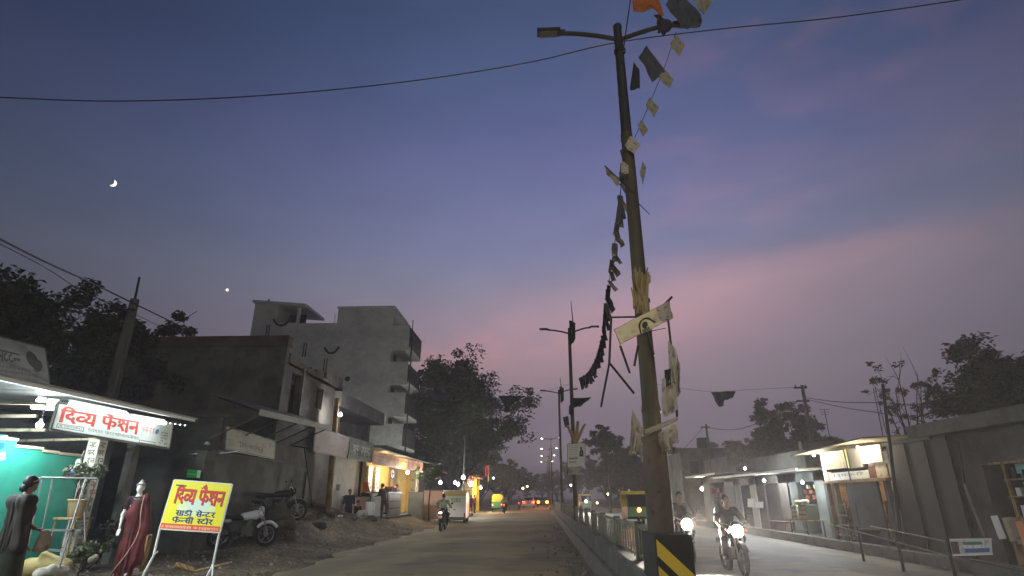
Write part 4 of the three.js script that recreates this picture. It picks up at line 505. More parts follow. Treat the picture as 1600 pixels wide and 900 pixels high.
// metal display rack, plants, sacks, person and mannequin before the shop
{
  const r = thing('display_rack', 'empty light steel rack of thin bars before the turquoise wall', 'rack'), D = 10.4, P = (x, y, d = D) => atD(x, y, d), rb = (a, b, w = 0.016) => mesh('bar', rod(a, b, w, w, 6), M.steel, r);
  rb(P(64, 746), P(152, 748, 10.9)); rb(P(82, 748), P(62, 850), 0.014); rb(P(66, 748), P(44, 852), 0.014); rb(P(134, 748, 10.6), P(92, 888, 10.3), 0.018); rb(P(152, 749, 10.9), P(132, 800, 11.2), 0.014); rb(P(126, 748, 11.2), P(96, 850, 11.2), 0.012); for (const [a, b, c, d] of [[62, 828, 118, 829], [58, 858, 101, 861], [112, 829, 128, 829]]) mesh('shelf_bar', bar(P(a, b), P(c, d), 0.035, 0.035), M.steel, r); rb(P(132, 800, 11.2), P(133, 846, 11.2), 0.012); seat(r, P(95, 880).x, 0.1, -D);
  const w = thing('person', 'person in a dark brown top and dark green skirt with tied hair facing the shop', 'person', [atD(30, 820, 8.3).x, groundY(-7.6, 8.3), -8.3], 2.6); const pose = JSON.parse(JSON.stringify(POSE.stand)); pose.elR = [0.24, 1.1, 0.06]; pose.wrR = [0.16, 0.98, 0.26]; figure(w, pose, { cell: 0.015, top: std(0.035, 0.022, 0.014, { map: T.cloth }), skirt: std(0.02, 0.03, 0.014, { map: T.cloth }), bun: true, fat: 1.05, look: 0.4 });
  mesh('shawl', bones([[-0.2, 1.36, -0.07, 0.2, 1.36, -0.07, 0.09, 0.09], [-0.19, 1.34, -0.05, -0.25, 0.8, -0.02, 0.08, 0.1], [0, 1.3, -0.1, 0.02, 0.75, -0.1, 0.12, 0.14, 0.5], [0.18, 1.34, -0.06, 0.25, 0.95, 0, 0.07, 0.08]], 0.09, 0.018), std(0.03, 0.02, 0.012, { map: T.cloth }), w); { const p = w.children[w.children.length - 1].geometry.attributes.position; for (let i = 0; i < p.count; i++) { const y = p.getY(i), a = Math.atan2(p.getZ(i) + 0.05, p.getX(i)), k = 1 + 0.05 * Math.sin(a * 9 + y * 7) + 0.05 * Math.sin(a * 17 - y * 3); p.setX(i, p.getX(i) * k); p.setZ(i, (p.getZ(i) + 0.05) * k - 0.05); } w.children[w.children.length - 1].geometry.computeVertexNormals(); } mesh('head_band', new THREE.TorusGeometry(0.088, 0.014, 6, 24).scale(0.9, 1.02, 0.5).rotateX(1.1).rotateY(0.4).translate(0, 1.64, 0.01), M.cream, w);
  tag(mesh('cloth_bag', bones([[0, 0, 0, 0.03, -0.12, 0.02, 0.07, 0.1], [0.03, -0.1, 0, -0.05, -0.18, 0.02, 0.08, 0.05]], 0.03, 0.016).translate(...atD(70, 836, 8.45).toArray()), std(0.5, 0.42, 0.36, { map: T.cloth })), 'pale cloth bag held beside the person in dark clothes', 'bag');
  // mannequin
  const mp = atD(192, 893, 11.6), m = thing('mannequin', 'white shop mannequin dressed in a dark red saree standing on the verge', 'mannequin', [mp.x, groundY(mp.x, 11.6), -11.6], 0.25), j = JSON.parse(JSON.stringify(POSE.stand)); for (const k in j) j[k][1] *= 1.0; j.elL = [-0.25, 1.1, 0.02]; j.wrL = [-0.23, 0.85, 0.1]; j.elR = [0.22, 1.1, 0]; j.wrR = [0.2, 0.86, 0.02]; figure(m, j, { cell: 0.014, skin: M.dummy, hair: std(0.5, 0.48, 0.46), shoes: null, fat: 0.9 }); mesh('hair_bun', [ball(0.04, 0, 1.71, -0.01, 1, 0.9, 1), new THREE.TorusGeometry(0.085, 0.012, 6, 22).rotateX(1.35).translate(0, 1.64, 0.02)], std(0.3, 0.27, 0.26), m);
  const red = std(0.2, 0.022, 0.03, { map: T.cloth, roughness: 0.75 }); mesh('blouse', bones([[0, 1.2, 0.01, 0, 1.3, 0.01, 0.125, 0.135, 0.78], [-0.17, 1.37, 0, 0.17, 1.37, 0, 0.064, 0.064], [-0.18, 1.36, 0, -0.22, 1.22, 0, 0.066, 0.06], [0.18, 1.36, 0, 0.22, 1.22, 0, 0.066, 0.06], [0, 1.3, 0.01, 0, 1.39, 0, 0.12, 0.05, 0.8]], 0.04, 0.013), std(0.07, 0.025, 0.045, { map: T.cloth }), m);
  const drape = bones([[0, 1.06, 0, 0, 0.07, 0.02, 0.15, 0.2, 0.85], [0.02, 1.26, 0.03, 0.02, 1.0, 0.02, 0.135, 0.15, 0.85], [0.15, 1.4, 0.02, -0.06, 1.1, 0.09, 0.07, 0.11, 0.7], [0.17, 1.39, -0.01, 0.27, 0.8, -0.02, 0.085, 0.12, 0.8], [0.27, 0.85, 0, 0.2, 0.3, 0, 0.11, 0.15]], 0.06, 0.013), dp = drape.attributes.position; for (let i = 0; i < dp.count; i++) { const y = dp.getY(i), a = Math.atan2(dp.getZ(i), dp.getX(i)), k = 1 + 0.07 * Math.sin(a * 13 + y * 1.5) * step(1.1, 0.3, y); dp.setX(i, dp.getX(i) * k); dp.setZ(i, dp.getZ(i) * k); } drape.computeVertexNormals(); mesh('saree', drape, red, m);
  mesh('saree_border', new THREE.TubeGeometry(new THREE.CatmullRomCurve3([V(0.13, 1.46, 0.06), V(0.16, 1.15, 0.13), V(0.2, 0.8, 0.12), V(0.1, 0.45, 0.2), V(-0.06, 0.2, 0.22), V(-0.16, 0.06, 0.18)]), 30, 0.011, 5), std(0.5, 0.34, 0.25), m); mesh('necklace', new THREE.TorusGeometry(0.075, 0.01, 6, 22).scale(1, 1, 0.9).rotateX(1.9).translate(0, 1.4, 0.03), M.cream, m); m.scale.set(0.84, 1, 0.9); mesh('stand_plate', new THREE.CylinderGeometry(0.2, 0.22, 0.02, 20).translate(0, 0.01, 0), M.grey, m);
  // plants and goods
  const lm = new THREE.MeshStandardMaterial({ vertexColors: true, roughness: 0.85, side: THREE.DoubleSide }); const shrub = (label, x, d, h, sp, seed, color, pot, y0) => { const t = thing('potted_plant', label, 'plant', [x, y0 ?? groundY(x, d), -d]), pots = pot ? 0.3 : 0; const [w2, l2] = treeParts({ h, spread: sp, seed, leaf: 0.085, clumps: 44, per: 26, trunkR: 0.015, base: 0.2, limbs: 6, color, loose: 1.1 }); if (pot) mesh('pot', lathe([[0, 0], [0.13, 0], [0.18, 0.3], [0.2, 0.3], [0.2, 0.33], [0.16, 0.33], [0.15, 0.28], [0, 0.28]], 18), pot, t); const a = mesh('stem', w2, BARK, t), b = new THREE.Mesh(l2, lm); b.name = 'foliage'; a.position.y = b.position.y = pots; t.add(b); return t; };
  const tp = atD(128, 790, 11.3); { const st = thing('plant_table', 'small wooden table under the potted plant beside the printed pillar', 'table', [tp.x - 0.1, groundY(tp.x, 11.3), -11.3]); mesh('table_top', chamfer(0.46, 0.04, 0.46, 0.008, 0, 0.98, 0), M.wood, st); for (const [a, b] of [[-1, -1], [1, -1], [-1, 1], [1, 1]]) mesh('leg', rod([a * 0.19, 0, b * 0.19], [a * 0.19, 0.98, b * 0.19], 0.018), M.wood, st); }
  shrub('grey green potted plant in a pale pot by the printed pillar', tp.x - 0.08, 11.3, 0.75, 0.42, 91, [0.12, 0.15, 0.1], std(0.5, 0.38, 0.22, { map: T.plaster }), groundY(tp.x, 11.3) + 1.0); shrub('low leafy plant on the ground between the rack and the mannequin', atD(134, 870, 11.2).x, 11.2, 0.55, 0.4, 93, [0.08, 0.11, 0.05], null); shrub('dark weedy plant behind the mannequin', atD(158, 850, 12.2).x, 12.2, 0.8, 0.45, 94, [0.05, 0.07, 0.04], null);
  const sk = (label, x, y, d, m2, s, seed) => { const g = bones([[-0.2 * s, 0.08, 0, 0.2 * s, 0.09, 0.02, 0.12 * s, 0.1 * s], [0.1 * s, 0.12, 0, -0.05 * s, 0.2 * s, 0.05, 0.09 * s, 0.06 * s]], 0.06, 0.02), p = atD(x, y, d); tag(mesh('sack', g.rotateY(seed).translate(p.x, Math.max(groundY(p.x, d), p.y - 0.1 * s) - 0.03, -d), m2), label, 'sack'); };
  sk('yellow cloth sack heaped before the turquoise wall', 76, 878, 10.6, std(0.6, 0.5, 0.22, { map: T.cloth }), 1.3, 0.3); sk('crumpled white plastic sack beside the yellow one', 82, 892, 10.3, M.whiteCloth, 0.9, 1.2); sk('small pale bundle lying by the low leafy plant', 145, 874, 11, std(0.5, 0.46, 0.38, { map: T.cloth }), 0.5, 2);
  // cloth hung over the front of the wall edge, and a bundle of red cloth at the pillar
  quadCloth('hung_cloth', 'red cloth hanging beside the printed pillar', 'cloth', std(0.35, 0.06, 0.04, { map: T.cloth }), [[124, 762], [132, 764], [120, 798], [112, 796]], 11.5, 0.02, 95); { const t = thing('hung_bag', 'small pale and blue bag hanging on the printed pillar', 'bag'), p = atD(121, 728, 11.55); mesh('bag', bones([[0, 0.09, 0, 0.02, -0.02, 0, 0.05, 0.06], [-0.1, -0.06, 0, 0.04, -0.06, 0, 0.05, 0.06]], 0.03, 0.014), std(0.5, 0.5, 0.4), t); mesh('lower_fold', bones([[-0.1, -0.12, 0.03, 0.05, -0.11, 0.03, 0.035, 0.04]], 0.02, 0.014), M.blue, t); mesh('strap', rod([0.03, 0.1, 0], [0.06, 0.3, 0], 0.008), M.cream, t); t.position.copy(p); }
}
// yellow advertising board on two legs
{
  const t = thing('advertising_board', 'yellow board with red and blue lettering on two white legs', 'sign'), D = 11.2, c = [[272, 750], [362, 757], [343, 832], [249, 826]].map(([a, b]) => atD(a, b, D));
  const face = printMat(1024, 880, (x, w, h) => { x.fillStyle = '#f2e526'; x.fillRect(0, 0, w, h); x.fillStyle = '#e6efb4'; x.beginPath(); x.ellipse(520, 470, 330, 150, 0, 0, 7); x.fill(); x.fillStyle = '#d8e9d6'; x.beginPath(); x.ellipse(540, 420, 220, 110, 0, 0, 7); x.fill(); write(x, W_TITLE, 112, 172, 250, 850, '#3d3a52', 17); write(x, W_TITLE, 100, 160, 250, 850, '#d92b1c', 16); x.fillStyle = '#3a3440'; x.fillRect(60, 78, 190, 26); x.fillStyle = '#5b4d6a'; x.beginPath(); x.moveTo(500, 90); x.lineTo(560, 108); x.lineTo(540, 130); x.fill(); write(x, W_L2, 190, 540, 92, 690, '#1d2f6b', 17); write(x, W_L3, 170, 668, 92, 700, '#1d2f6b', 17); x.fillStyle = '#e4552c'; x.fillRect(0, 776, w, 104); write(x, scribble(71, 26), 24, 812, 46, 960, '#f6c9a8', 14); x.strokeStyle = '#d8d49a'; x.lineWidth = 8; x.strokeRect(4, 4, w - 8, h - 8); });
  mesh('face', panelFace(...c), face, t, true); const back = c.map((p) => p.clone().add(V(0, 0, -0.03))); mesh('back', [panelFace(back[1], back[0], back[3], back[2]), ...[0, 1, 2, 3].map((i) => bar(c[i].clone().add(V(0, 0, -0.018)), c[(i + 1) % 4].clone().add(V(0, 0, -0.018)), 0.03, 0.03))], M.white, t);
  const leg = (a, b, r = 0.022) => mesh('leg', rod(atD(...a, D + 0.03), atD(...b, D), r, r, 7), M.white, t); leg([250, 826], [240, 868]); leg([240, 868], [218, 910]); leg([343, 832], [333, 882]); leg([333, 882], [318, 912]); mesh('strut', [rod(atD(240, 868, D), atD(246, 862, D - 0.4), 0.014), rod(atD(333, 882, D), atD(331, 910, D - 0.35), 0.016)], M.white, t); seat(t, atD(285, 905, D).x, 0, -D);
  const pk = (label, a, b, d, w) => tag(mesh('plank', bar(atD(...a, d), atD(...b, d + 0.2), w, w * 0.6), M.paleWood), label, 'plank'); pk('short wooden stake leaning beside the mannequin', [234, 836], [222, 892], 11.6, 0.085); pk('pale plank lying on the dirt behind the yellow board', [274, 882], [302, 891], 11.8, 0.09); pk('thin dark stick lying on the dirt behind the yellow board', [300, 893], [362, 878], 12, 0.03);
  const gp = [[293, 733], [314, 735], [312, 747], [291, 746]].map(([a, b]) => atD(a, b, 15.2)); const gs = thing('small_sign', 'small green and white sign above the yellow board', 'sign'); mesh('plate', [panelFace(...gp), panelFace(...[gp[1], gp[0], gp[3], gp[2]].map((p) => p.clone().add(V(0, 0, -0.03))))], printMat(128, 64, (x, w, h) => { x.fillStyle = '#1fae4f'; x.fillRect(0, 0, w, h); x.fillStyle = '#bfe6c6'; x.fillRect(96, 0, 32, h); x.strokeStyle = '#8fd8a4'; x.lineWidth = 6; x.beginPath(); x.moveTo(8, 34); x.lineTo(84, 34); x.stroke(); }), gs, true); mesh('post', rod([gp[3].x + 0.18, groundY(-9, 15.2), -15.23], [gp[0].x + 0.18, gp[0].y, -15.23], 0.018), M.grey, gs); seat(gs, gp[3].x + 0.18, groundY(-9, 15.2), -15.23);
}
// dark two-storey building
{
  const t = thing('dark_building', 'dark two storey plastered building with a ragged brick parapet', 'building'), X0 = -15.6, X1 = -9.05, Z0 = -19.4, Z1 = -25.4;
  mesh('gable_wall', bx(X0, X1, 0, 6.62, Z0, Z0 - 0.25), M.darkPlaster, t); mesh('parapet_band', bx(X0 - 0.04, X1 + 0.04, 6.62, 7.02, Z0 + 0.05, Z0 - 0.3), M.brickPlaster, t); for (const px of [250, 355, 405]) { const p = atD(px, 600, 19.4); mesh('column', bx(p.x - 0.13, p.x + 0.13, 0, 6.55, Z0 + 0.04, Z0 - 0.1), M.greyWall, t); } mesh('floor_band', bx(X0, X1 + 0.03, 4.1, 4.36, Z0 + 0.06, Z0 - 0.05), M.greyWall, t); mesh('side_wall', bx(X0, X0 + 0.2, 0, 6.6, Z0 - 0.25, Z1), M.darkPlaster, t); mesh('back_wall', bx(X0, X1, 0, 6.3, Z1, Z1 - 0.25), M.darkPlaster, t); mesh('roof', bx(X0, X1, 6.0, 6.15, Z0 - 0.25, Z1), M.concrete, t); mesh('upper_floor', bx(X0, X1, 3.9, 4.05, Z0 - 0.25, Z1), M.concrete, t);
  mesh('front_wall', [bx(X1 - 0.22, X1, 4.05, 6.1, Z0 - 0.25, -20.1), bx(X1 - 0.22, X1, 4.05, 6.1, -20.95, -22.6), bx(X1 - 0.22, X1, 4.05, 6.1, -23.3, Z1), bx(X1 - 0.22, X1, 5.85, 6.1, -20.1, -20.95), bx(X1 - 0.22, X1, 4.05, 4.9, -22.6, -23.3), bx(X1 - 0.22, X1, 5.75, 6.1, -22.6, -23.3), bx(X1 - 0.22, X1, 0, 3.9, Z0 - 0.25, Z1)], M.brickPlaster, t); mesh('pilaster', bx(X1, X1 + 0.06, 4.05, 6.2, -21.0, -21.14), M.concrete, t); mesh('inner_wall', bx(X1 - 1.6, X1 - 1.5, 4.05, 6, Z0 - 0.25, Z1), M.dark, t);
  const r = mulberry(15); let z = Z0 - 0.3; while (z > Z1 + 0.1) { const l = 0.24 + r() * 0.28, u = (Z0 - z) / 6, h = 0.12 + r() * 0.2 + 0.55 * Math.max(0, 0.3 - u) + (u > 0.62 ? 0.28 : 0); mesh('parapet_block', bx(X1 - 0.2, X1 + 0.02, 6.1, 6.1 + h, z, z - l + 0.015), M.brickPlaster, t); z -= l; }
  for (const px of [228, 236, 243, 366, 372]) { const p = atD(px, 500, 22); mesh('reinforcing_bar', rod([p.x, 6.1, -22], [p.x + 0.05, px < 300 ? 8.1 : 7.7, -22], 0.014, 0.014, 5), M.rust, t); } seat(t, -12.3, 0, -22);
  const w = thing('compound_wall', 'low grey plastered wall before the dark building', 'wall'); mesh('wall', [bx(-9.25, -9.0, 0, 2.62, -15.4, -20.6), bx(-9.25, -9.0, 0, 2.56, -20.6, -22.3)], M.greyWall, w); mesh('coping', bx(-9.29, -8.96, 2.62, 2.69, -15.38, -20.4), M.concrete, w); mesh('pier', bx(-9.3, -8.93, 0, 2.4, -22.3, -22.6), M.concrete, w); mesh('end_wall', bx(-12, -9.25, 0, 2.5, -15.4, -15.6), M.darkPlaster, w); seat(w, -9.1, 0, -19);
  tag(mesh('tin_sheet', box(1.1, 0.02, 0.8, atD(332, 704, 16.2).x, atD(332, 706, 16.2).y, -16.3, 0.15, 0.15, 0.04), M.white), 'white tin sheet lying on the wall left of the white shop board', 'sheet'); { const u = thing('unlit_lamp', 'small unlit white lamp on a thin post above the tin sheet', 'lamp', atD(324, 693, 16.2).toArray()); mesh('shade', lathe([[0, 0.06], [0.05, 0.05], [0.09, -0.03], [0.08, -0.03], [0, 0.02]], 14), M.white, u); mesh('post', rod([0, 0.05, 0], [0.05, -0.7, -0.05], 0.012), M.grey, u); }
  const c = [[354, 667], [431, 690], [429, 717], [352, 701]].map(([a, b]) => atX(a, b, -8.8)), s = thing('shop_sign', 'plain white shop board with faded grey lettering on the grey wall', 'sign'); mesh('board', panelFace(...c), printMat(512, 200, (x, W2, H2) => { x.fillStyle = '#b9b6ac'; x.fillRect(0, 0, W2, H2); stain(x, W2, H2, 21, 34, 'rgba(90,88,80,0.13)'); write(x, scribble(81, 9), 130, 110, 44, 240, '#6c6a64', 13); x.strokeStyle = '#7d7a72'; x.lineWidth = 6; x.strokeRect(3, 3, W2 - 6, H2 - 6); }, { roughness: 0.85 }), s, true); mesh('frame', [...[0, 1, 2, 3].map((i) => bar(c[i].clone().add(V(-0.025, 0, 0)), c[(i + 1) % 4].clone().add(V(-0.025, 0, 0)), 0.04, 0.05)), panelFace(...[c[1], c[0], c[3], c[2]].map((p) => p.clone().add(V(-0.04, 0, 0))))], M.galv, s); for (const i of [2, 3]) mesh('bracket', bar(c[i].clone().add(V(-0.03, 0.05, 0)), c[i].clone().add(V(-0.3, -0.1, 0)), 0.03, 0.03), M.grey, s); seat(s, ...c[3].toArray());
  const a = atX(404, 641, -7.75), b = atX(516, 667, -7.75), cn = thing('sheet_canopy', 'grey metal sheet canopy on struts before the dark building', 'canopy'); mesh('sheet', [panelFace(a.clone().add(V(-1.5, 0.5, 0)), a, b, b.clone().add(V(-1.5, 0.5, 0))), panelFace(a.clone().add(V(0, -0.03, 0)), a.clone().add(V(-1.5, 0.47, 0)), b.clone().add(V(-1.5, 0.47, 0)), b.clone().add(V(0, -0.03, 0)))], M.sheet, cn); mesh('front_edge', bar(a.clone().add(V(0.02, -0.05, 0)), b.clone().add(V(0.02, -0.05, 0)), 0.03, 0.17), std(0.5, 0.54, 0.56, { map: T.grime, roughness: 0.6 }), cn); for (let k = 0; k < 5; k++) { const q = a.clone().lerp(b, 0.05 + k * 0.225); mesh('strut', bar(q.clone().add(V(0, -0.08, 0)), q.clone().add(V(-1.45, -0.75, 0)), 0.04, 0.04), M.galv, cn); } for (const k of [0.4, 0.8]) mesh('purlin', bar(a.clone().add(V(-1.5 * k, 0.5 * k - 0.06, 0)), b.clone().add(V(-1.5 * k, 0.5 * k - 0.06, 0)), 0.05, 0.05), M.galv, cn); seat(cn, ...a.toArray());
  tag(mesh('leaning_stick', rod(atX(476, 701, -8.7), atX(488, 790, -8.4), 0.025, 0.02), M.poleDark), 'thin dark stick leaning by the end of the grey wall', 'stick'); tag(mesh('marker_post', chamfer(0.13, 0.75, 0.13, 0.012, -8.5, 0.8, -21), M.concrete), 'short pale post by the end of the grey wall', 'post'); const cr = thing('crate', 'dark wooden crate standing by the short pale post', 'crate', [-8.85, groundY(-8.85, 20.2), -20.2], 0.2); for (let k = 0; k < 4; k++) mesh('slat', box(0.6, 0.12, 0.02, 0, 0.09 + k * 0.15, 0.3), M.grey, cr); mesh('side', [box(0.02, 0.6, 0.6, -0.31, 0.3, 0), box(0.02, 0.6, 0.6, 0.31, 0.3, 0), box(0.6, 0.6, 0.02, 0, 0.3, -0.3)], M.darkPlaster, cr);
}
// white five-storey block behind
{
  const t = thing('apartment_block', 'tall white plastered apartment block with stacked balconies', 'building'), Z = -47.5, P = (px, py) => atD(px, py, 47.5), xr = -12.9, xl = P(378, 600).x, yM = P(500, 507).y, yR = P(570, 481).y, xM = P(527, 500).x;
  mesh('wall', [bx(xl, xr, 0, yM, Z, Z - 5.5)], M.whiteBlock, t); mesh('roof_room', bx(xM, P(615, 500).x - 0.02, yM, yR, Z + 0.01, Z - 5.4), M.whiteBlock, t); mesh('roof_coping', [bx(xM - 0.08, P(615, 500).x + 0.06, yR, yR + 0.14, Z + 0.08, Z - 5.48), bx(P(470, 500).x, xM, yM, yM + 0.12, Z + 0.05, Z - 0.25)], M.whiteBlock, t);
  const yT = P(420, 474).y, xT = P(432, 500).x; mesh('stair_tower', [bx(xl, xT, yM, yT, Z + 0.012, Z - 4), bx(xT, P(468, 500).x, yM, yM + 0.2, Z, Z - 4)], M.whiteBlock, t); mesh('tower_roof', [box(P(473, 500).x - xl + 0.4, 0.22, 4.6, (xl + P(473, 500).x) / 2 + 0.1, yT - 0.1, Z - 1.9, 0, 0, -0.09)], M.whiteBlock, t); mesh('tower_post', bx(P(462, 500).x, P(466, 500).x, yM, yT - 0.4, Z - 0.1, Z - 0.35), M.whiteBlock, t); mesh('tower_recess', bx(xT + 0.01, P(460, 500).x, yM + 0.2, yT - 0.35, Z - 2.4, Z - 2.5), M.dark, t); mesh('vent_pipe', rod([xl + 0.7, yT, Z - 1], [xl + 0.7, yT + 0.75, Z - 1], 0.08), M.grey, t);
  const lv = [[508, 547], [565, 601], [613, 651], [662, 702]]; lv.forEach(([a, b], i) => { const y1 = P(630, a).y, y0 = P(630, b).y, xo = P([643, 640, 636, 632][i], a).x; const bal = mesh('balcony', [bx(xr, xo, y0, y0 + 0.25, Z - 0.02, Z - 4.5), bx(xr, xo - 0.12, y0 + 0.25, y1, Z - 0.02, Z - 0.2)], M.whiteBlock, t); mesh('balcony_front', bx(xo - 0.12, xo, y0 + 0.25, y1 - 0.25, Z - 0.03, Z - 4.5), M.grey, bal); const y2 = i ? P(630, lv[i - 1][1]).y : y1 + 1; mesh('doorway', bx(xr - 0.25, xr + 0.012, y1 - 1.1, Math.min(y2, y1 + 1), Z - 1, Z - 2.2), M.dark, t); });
  mesh('grille', [...[0, 1, 2, 3].map((k) => rod([-11.1, P(643, 515).y - k * 0.3, Z - 0.05], [-11.1, P(643, 515).y - k * 0.3, Z - 4.4], 0.03, 0.03, 5)), rod([-11.1, 13, Z - 0.05], [-11.1, P(643, 500).y, Z - 0.05], 0.04, 0.04, 5)], M.poleDark, t); mesh('drain_pipe', rod([P(641, 560).x, 3, Z - 0.3], [P(642, 545).x, P(640, 540).y, Z - 0.3], 0.06), M.grey, t);
  const arc = (x0, x1, y, sag) => mesh('cable_loop', wire([P(x0, y), P((x0 * 3 + x1) / 4, y + sag * 0.9), P((x0 + x1) / 2, y + sag), P((x0 + 3 * x1) / 4, y + sag * 0.7), P(x1, y - 2)].map((p) => p.add(V(0, 0, 0.12))), 0.1, 16, 5), M.dark, t); arc(508, 531, 544, 8); arc(428, 455, 499, 10); mesh('vent_hole', new THREE.CylinderGeometry(0.22, 0.22, 0.08, 12).rotateX(1.57).translate(P(543, 592).x, P(543, 592).y, Z + 0.02), M.dark, t); for (const [px, py] of [[418, 508], [508, 560], [476, 536]]) mesh('damp_rail', [rod(P(px, py).add(V(0, 0, 0.06)), P(px - 3, py + 22).add(V(0, 0, 0.06)), 0.05), rod(P(px + 4, py).add(V(0, 0, 0.06)), P(px + 1, py + 22).add(V(0, 0, 0.06)), 0.05)], M.grey, t);
  for (const px of [526, 521]) mesh('roof_rod', rod([P(px, 500).x, yM, Z - 0.5], [P(px, 500).x - 0.1, yM + 1.1, Z - 0.5], 0.03, 0.03, 5), M.rust, t); seat(t, -18, 0, Z - 5);
}
// two-storey concrete house, whitewashed shop, yellow shop
{
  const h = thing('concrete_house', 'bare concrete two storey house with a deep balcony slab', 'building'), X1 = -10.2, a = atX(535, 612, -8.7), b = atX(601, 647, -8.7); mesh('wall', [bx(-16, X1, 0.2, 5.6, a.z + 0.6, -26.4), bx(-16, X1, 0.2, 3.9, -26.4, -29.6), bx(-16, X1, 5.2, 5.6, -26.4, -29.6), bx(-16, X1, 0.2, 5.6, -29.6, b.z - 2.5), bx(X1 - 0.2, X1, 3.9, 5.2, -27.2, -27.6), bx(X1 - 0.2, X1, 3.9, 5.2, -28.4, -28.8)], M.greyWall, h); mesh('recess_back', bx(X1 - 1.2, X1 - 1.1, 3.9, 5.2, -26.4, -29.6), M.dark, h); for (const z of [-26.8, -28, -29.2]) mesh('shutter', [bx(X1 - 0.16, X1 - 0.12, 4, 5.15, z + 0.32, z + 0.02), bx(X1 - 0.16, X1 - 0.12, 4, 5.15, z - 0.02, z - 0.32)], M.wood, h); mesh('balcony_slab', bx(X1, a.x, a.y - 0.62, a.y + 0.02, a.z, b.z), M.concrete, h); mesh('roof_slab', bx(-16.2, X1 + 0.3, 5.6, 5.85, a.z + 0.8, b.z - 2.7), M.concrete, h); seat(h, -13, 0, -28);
  const w = thing('whitewashed_shop', 'single storey whitewashed shop behind the dirt bank', 'shop'), XW = -9.65; mesh('wall', [bx(-15.5, XW, 0, 1.85, -22.7, -31.2), bx(-15.5, XW, 2.85, 4, -22.7, -31.2), bx(-15.5, XW, 1.85, 2.85, -22.7, -23.9), bx(-15.5, XW, 1.85, 2.85, -24.6, -31.2)], M.whitewash, w); const wn = mesh('window', [bx(XW - 0.1, XW - 0.06, 1.85, 2.85, -23.9, -24.6)], std(0.1, 0.3, 0.22, { roughness: 0.3 }), w); mesh('window_frame', [bx(XW - 0.05, XW + 0.03, 1.85, 1.92, -23.88, -24.62), bx(XW - 0.05, XW + 0.03, 2.3, 2.35, -23.9, -24.6), bx(XW - 0.05, XW + 0.02, 1.9, 2.85, -24.22, -24.28)], M.dark, wn); for (const [z, y] of [[-26, 1.75], [-27.8, 1.8]]) mesh('wall_plate', bx(XW, XW + 0.012, y, y + 0.28, z, z - 0.5), std(0.5, 0.5, 0.5, { map: T.grime }), w); mesh('roof_slab', bx(-15.6, XW + 0.5, 4, 4.16, -22.6, -31.3), M.concrete, w); seat(w, -12.5, 0, -27);
  const bd = (label, px, m, seed) => { const c = px.map(([x, y]) => atX(x, y, -8.2)), s = thing('shop_sign', label, 'sign'); mesh('board', panelFace(...c), m, s, true); mesh('frame', [...[0, 1, 2, 3].map((i) => bar(c[i].clone().add(V(-0.025, 0, 0)), c[(i + 1) % 4].clone().add(V(-0.025, 0, 0)), 0.04, 0.05)), panelFace(...[c[1], c[0], c[3], c[2]].map((p) => p.clone().add(V(-0.04, 0, 0))))], M.galv, s); for (const i of [2, 3]) mesh('stay', rod(c[i].clone().add(V(-0.03, 0.05, 0)), c[i].clone().add(V(-1.6, 0.3, 0)), 0.025), M.grey, s); seat(s, ...c[3].toArray()); };
  bd('faded pinkish white signboard above the whitewashed wall', [[493, 667], [547, 683], [541, 716], [490, 704]], printMat(256, 192, (x, W2, H2) => { x.fillStyle = '#cdbfbb'; x.fillRect(0, 0, W2, H2); stain(x, W2, H2, 23, 34, 'rgba(120,100,100,0.14)'); x.strokeStyle = '#a08e8c'; x.lineWidth = 5; x.strokeRect(3, 3, W2 - 6, H2 - 6); }, { roughness: 0.85 })); bd('grey signboard with worn dark lettering next to the pinkish one', [[549, 684], [584, 694], [581, 722], [544, 716]], printMat(256, 192, (x, W2, H2) => { x.fillStyle = '#8f9490'; x.fillRect(0, 0, W2, H2); stain(x, W2, H2, 24, 34, 'rgba(50,56,56,0.25)'); write(x, scribble(91, 4), 30, 60, 90, 190, '#c6cbc4', 14); write(x, scribble(92, 5), 60, 120, 40, 150, '#4b504f', 14); }, { roughness: 0.85 }));
  const pb = atX(513, 800, -8.35), pt = atX(527, 622, -8.35), wp = thing('wooden_pole', 'yellowish wooden pole carrying a bare white bulb before the whitewashed shop', 'pole'); mesh('pole', rod([pb.x, 0.2, pb.z], pt, 0.13, 0.1, 9), M.bamboo, wp); mesh('lamp_bracket', rod(pt.clone().add(V(0, -0.5, 0)), atX(531, 645, -8.3), 0.02), M.poleDark, wp); seat(wp, pb.x, 0.2, pb.z); lamp('bare white bulb on the yellowish wooden pole', atX(532, 648, -8.2), 0.075, G.cold, 0xeef6ff, 26);
  // yellow shop with the cross sign
  const y = thing('yellow_shop', 'brightly lit yellow walled shop under an orange fascia', 'shop'), XB = -9.35, Z0 = -31.3, Z1 = -41; mesh('back_wall', bx(XB - 0.2, XB, 0.3, 4, Z0, Z1), M.yellowWall, y); mesh('far_wall', bx(XB, -8.5, 0.3, 3.6, Z1, Z1 - 0.2), M.yellowWall, y); mesh('floor', bx(XB, -7.9, 0.2, 0.55, Z0 + 0.1, Z1), M.concrete, y); mesh('roof_slab', bx(-15, -8.3, 4.0, 4.15, Z0, Z1 - 0.3), M.concrete, y);
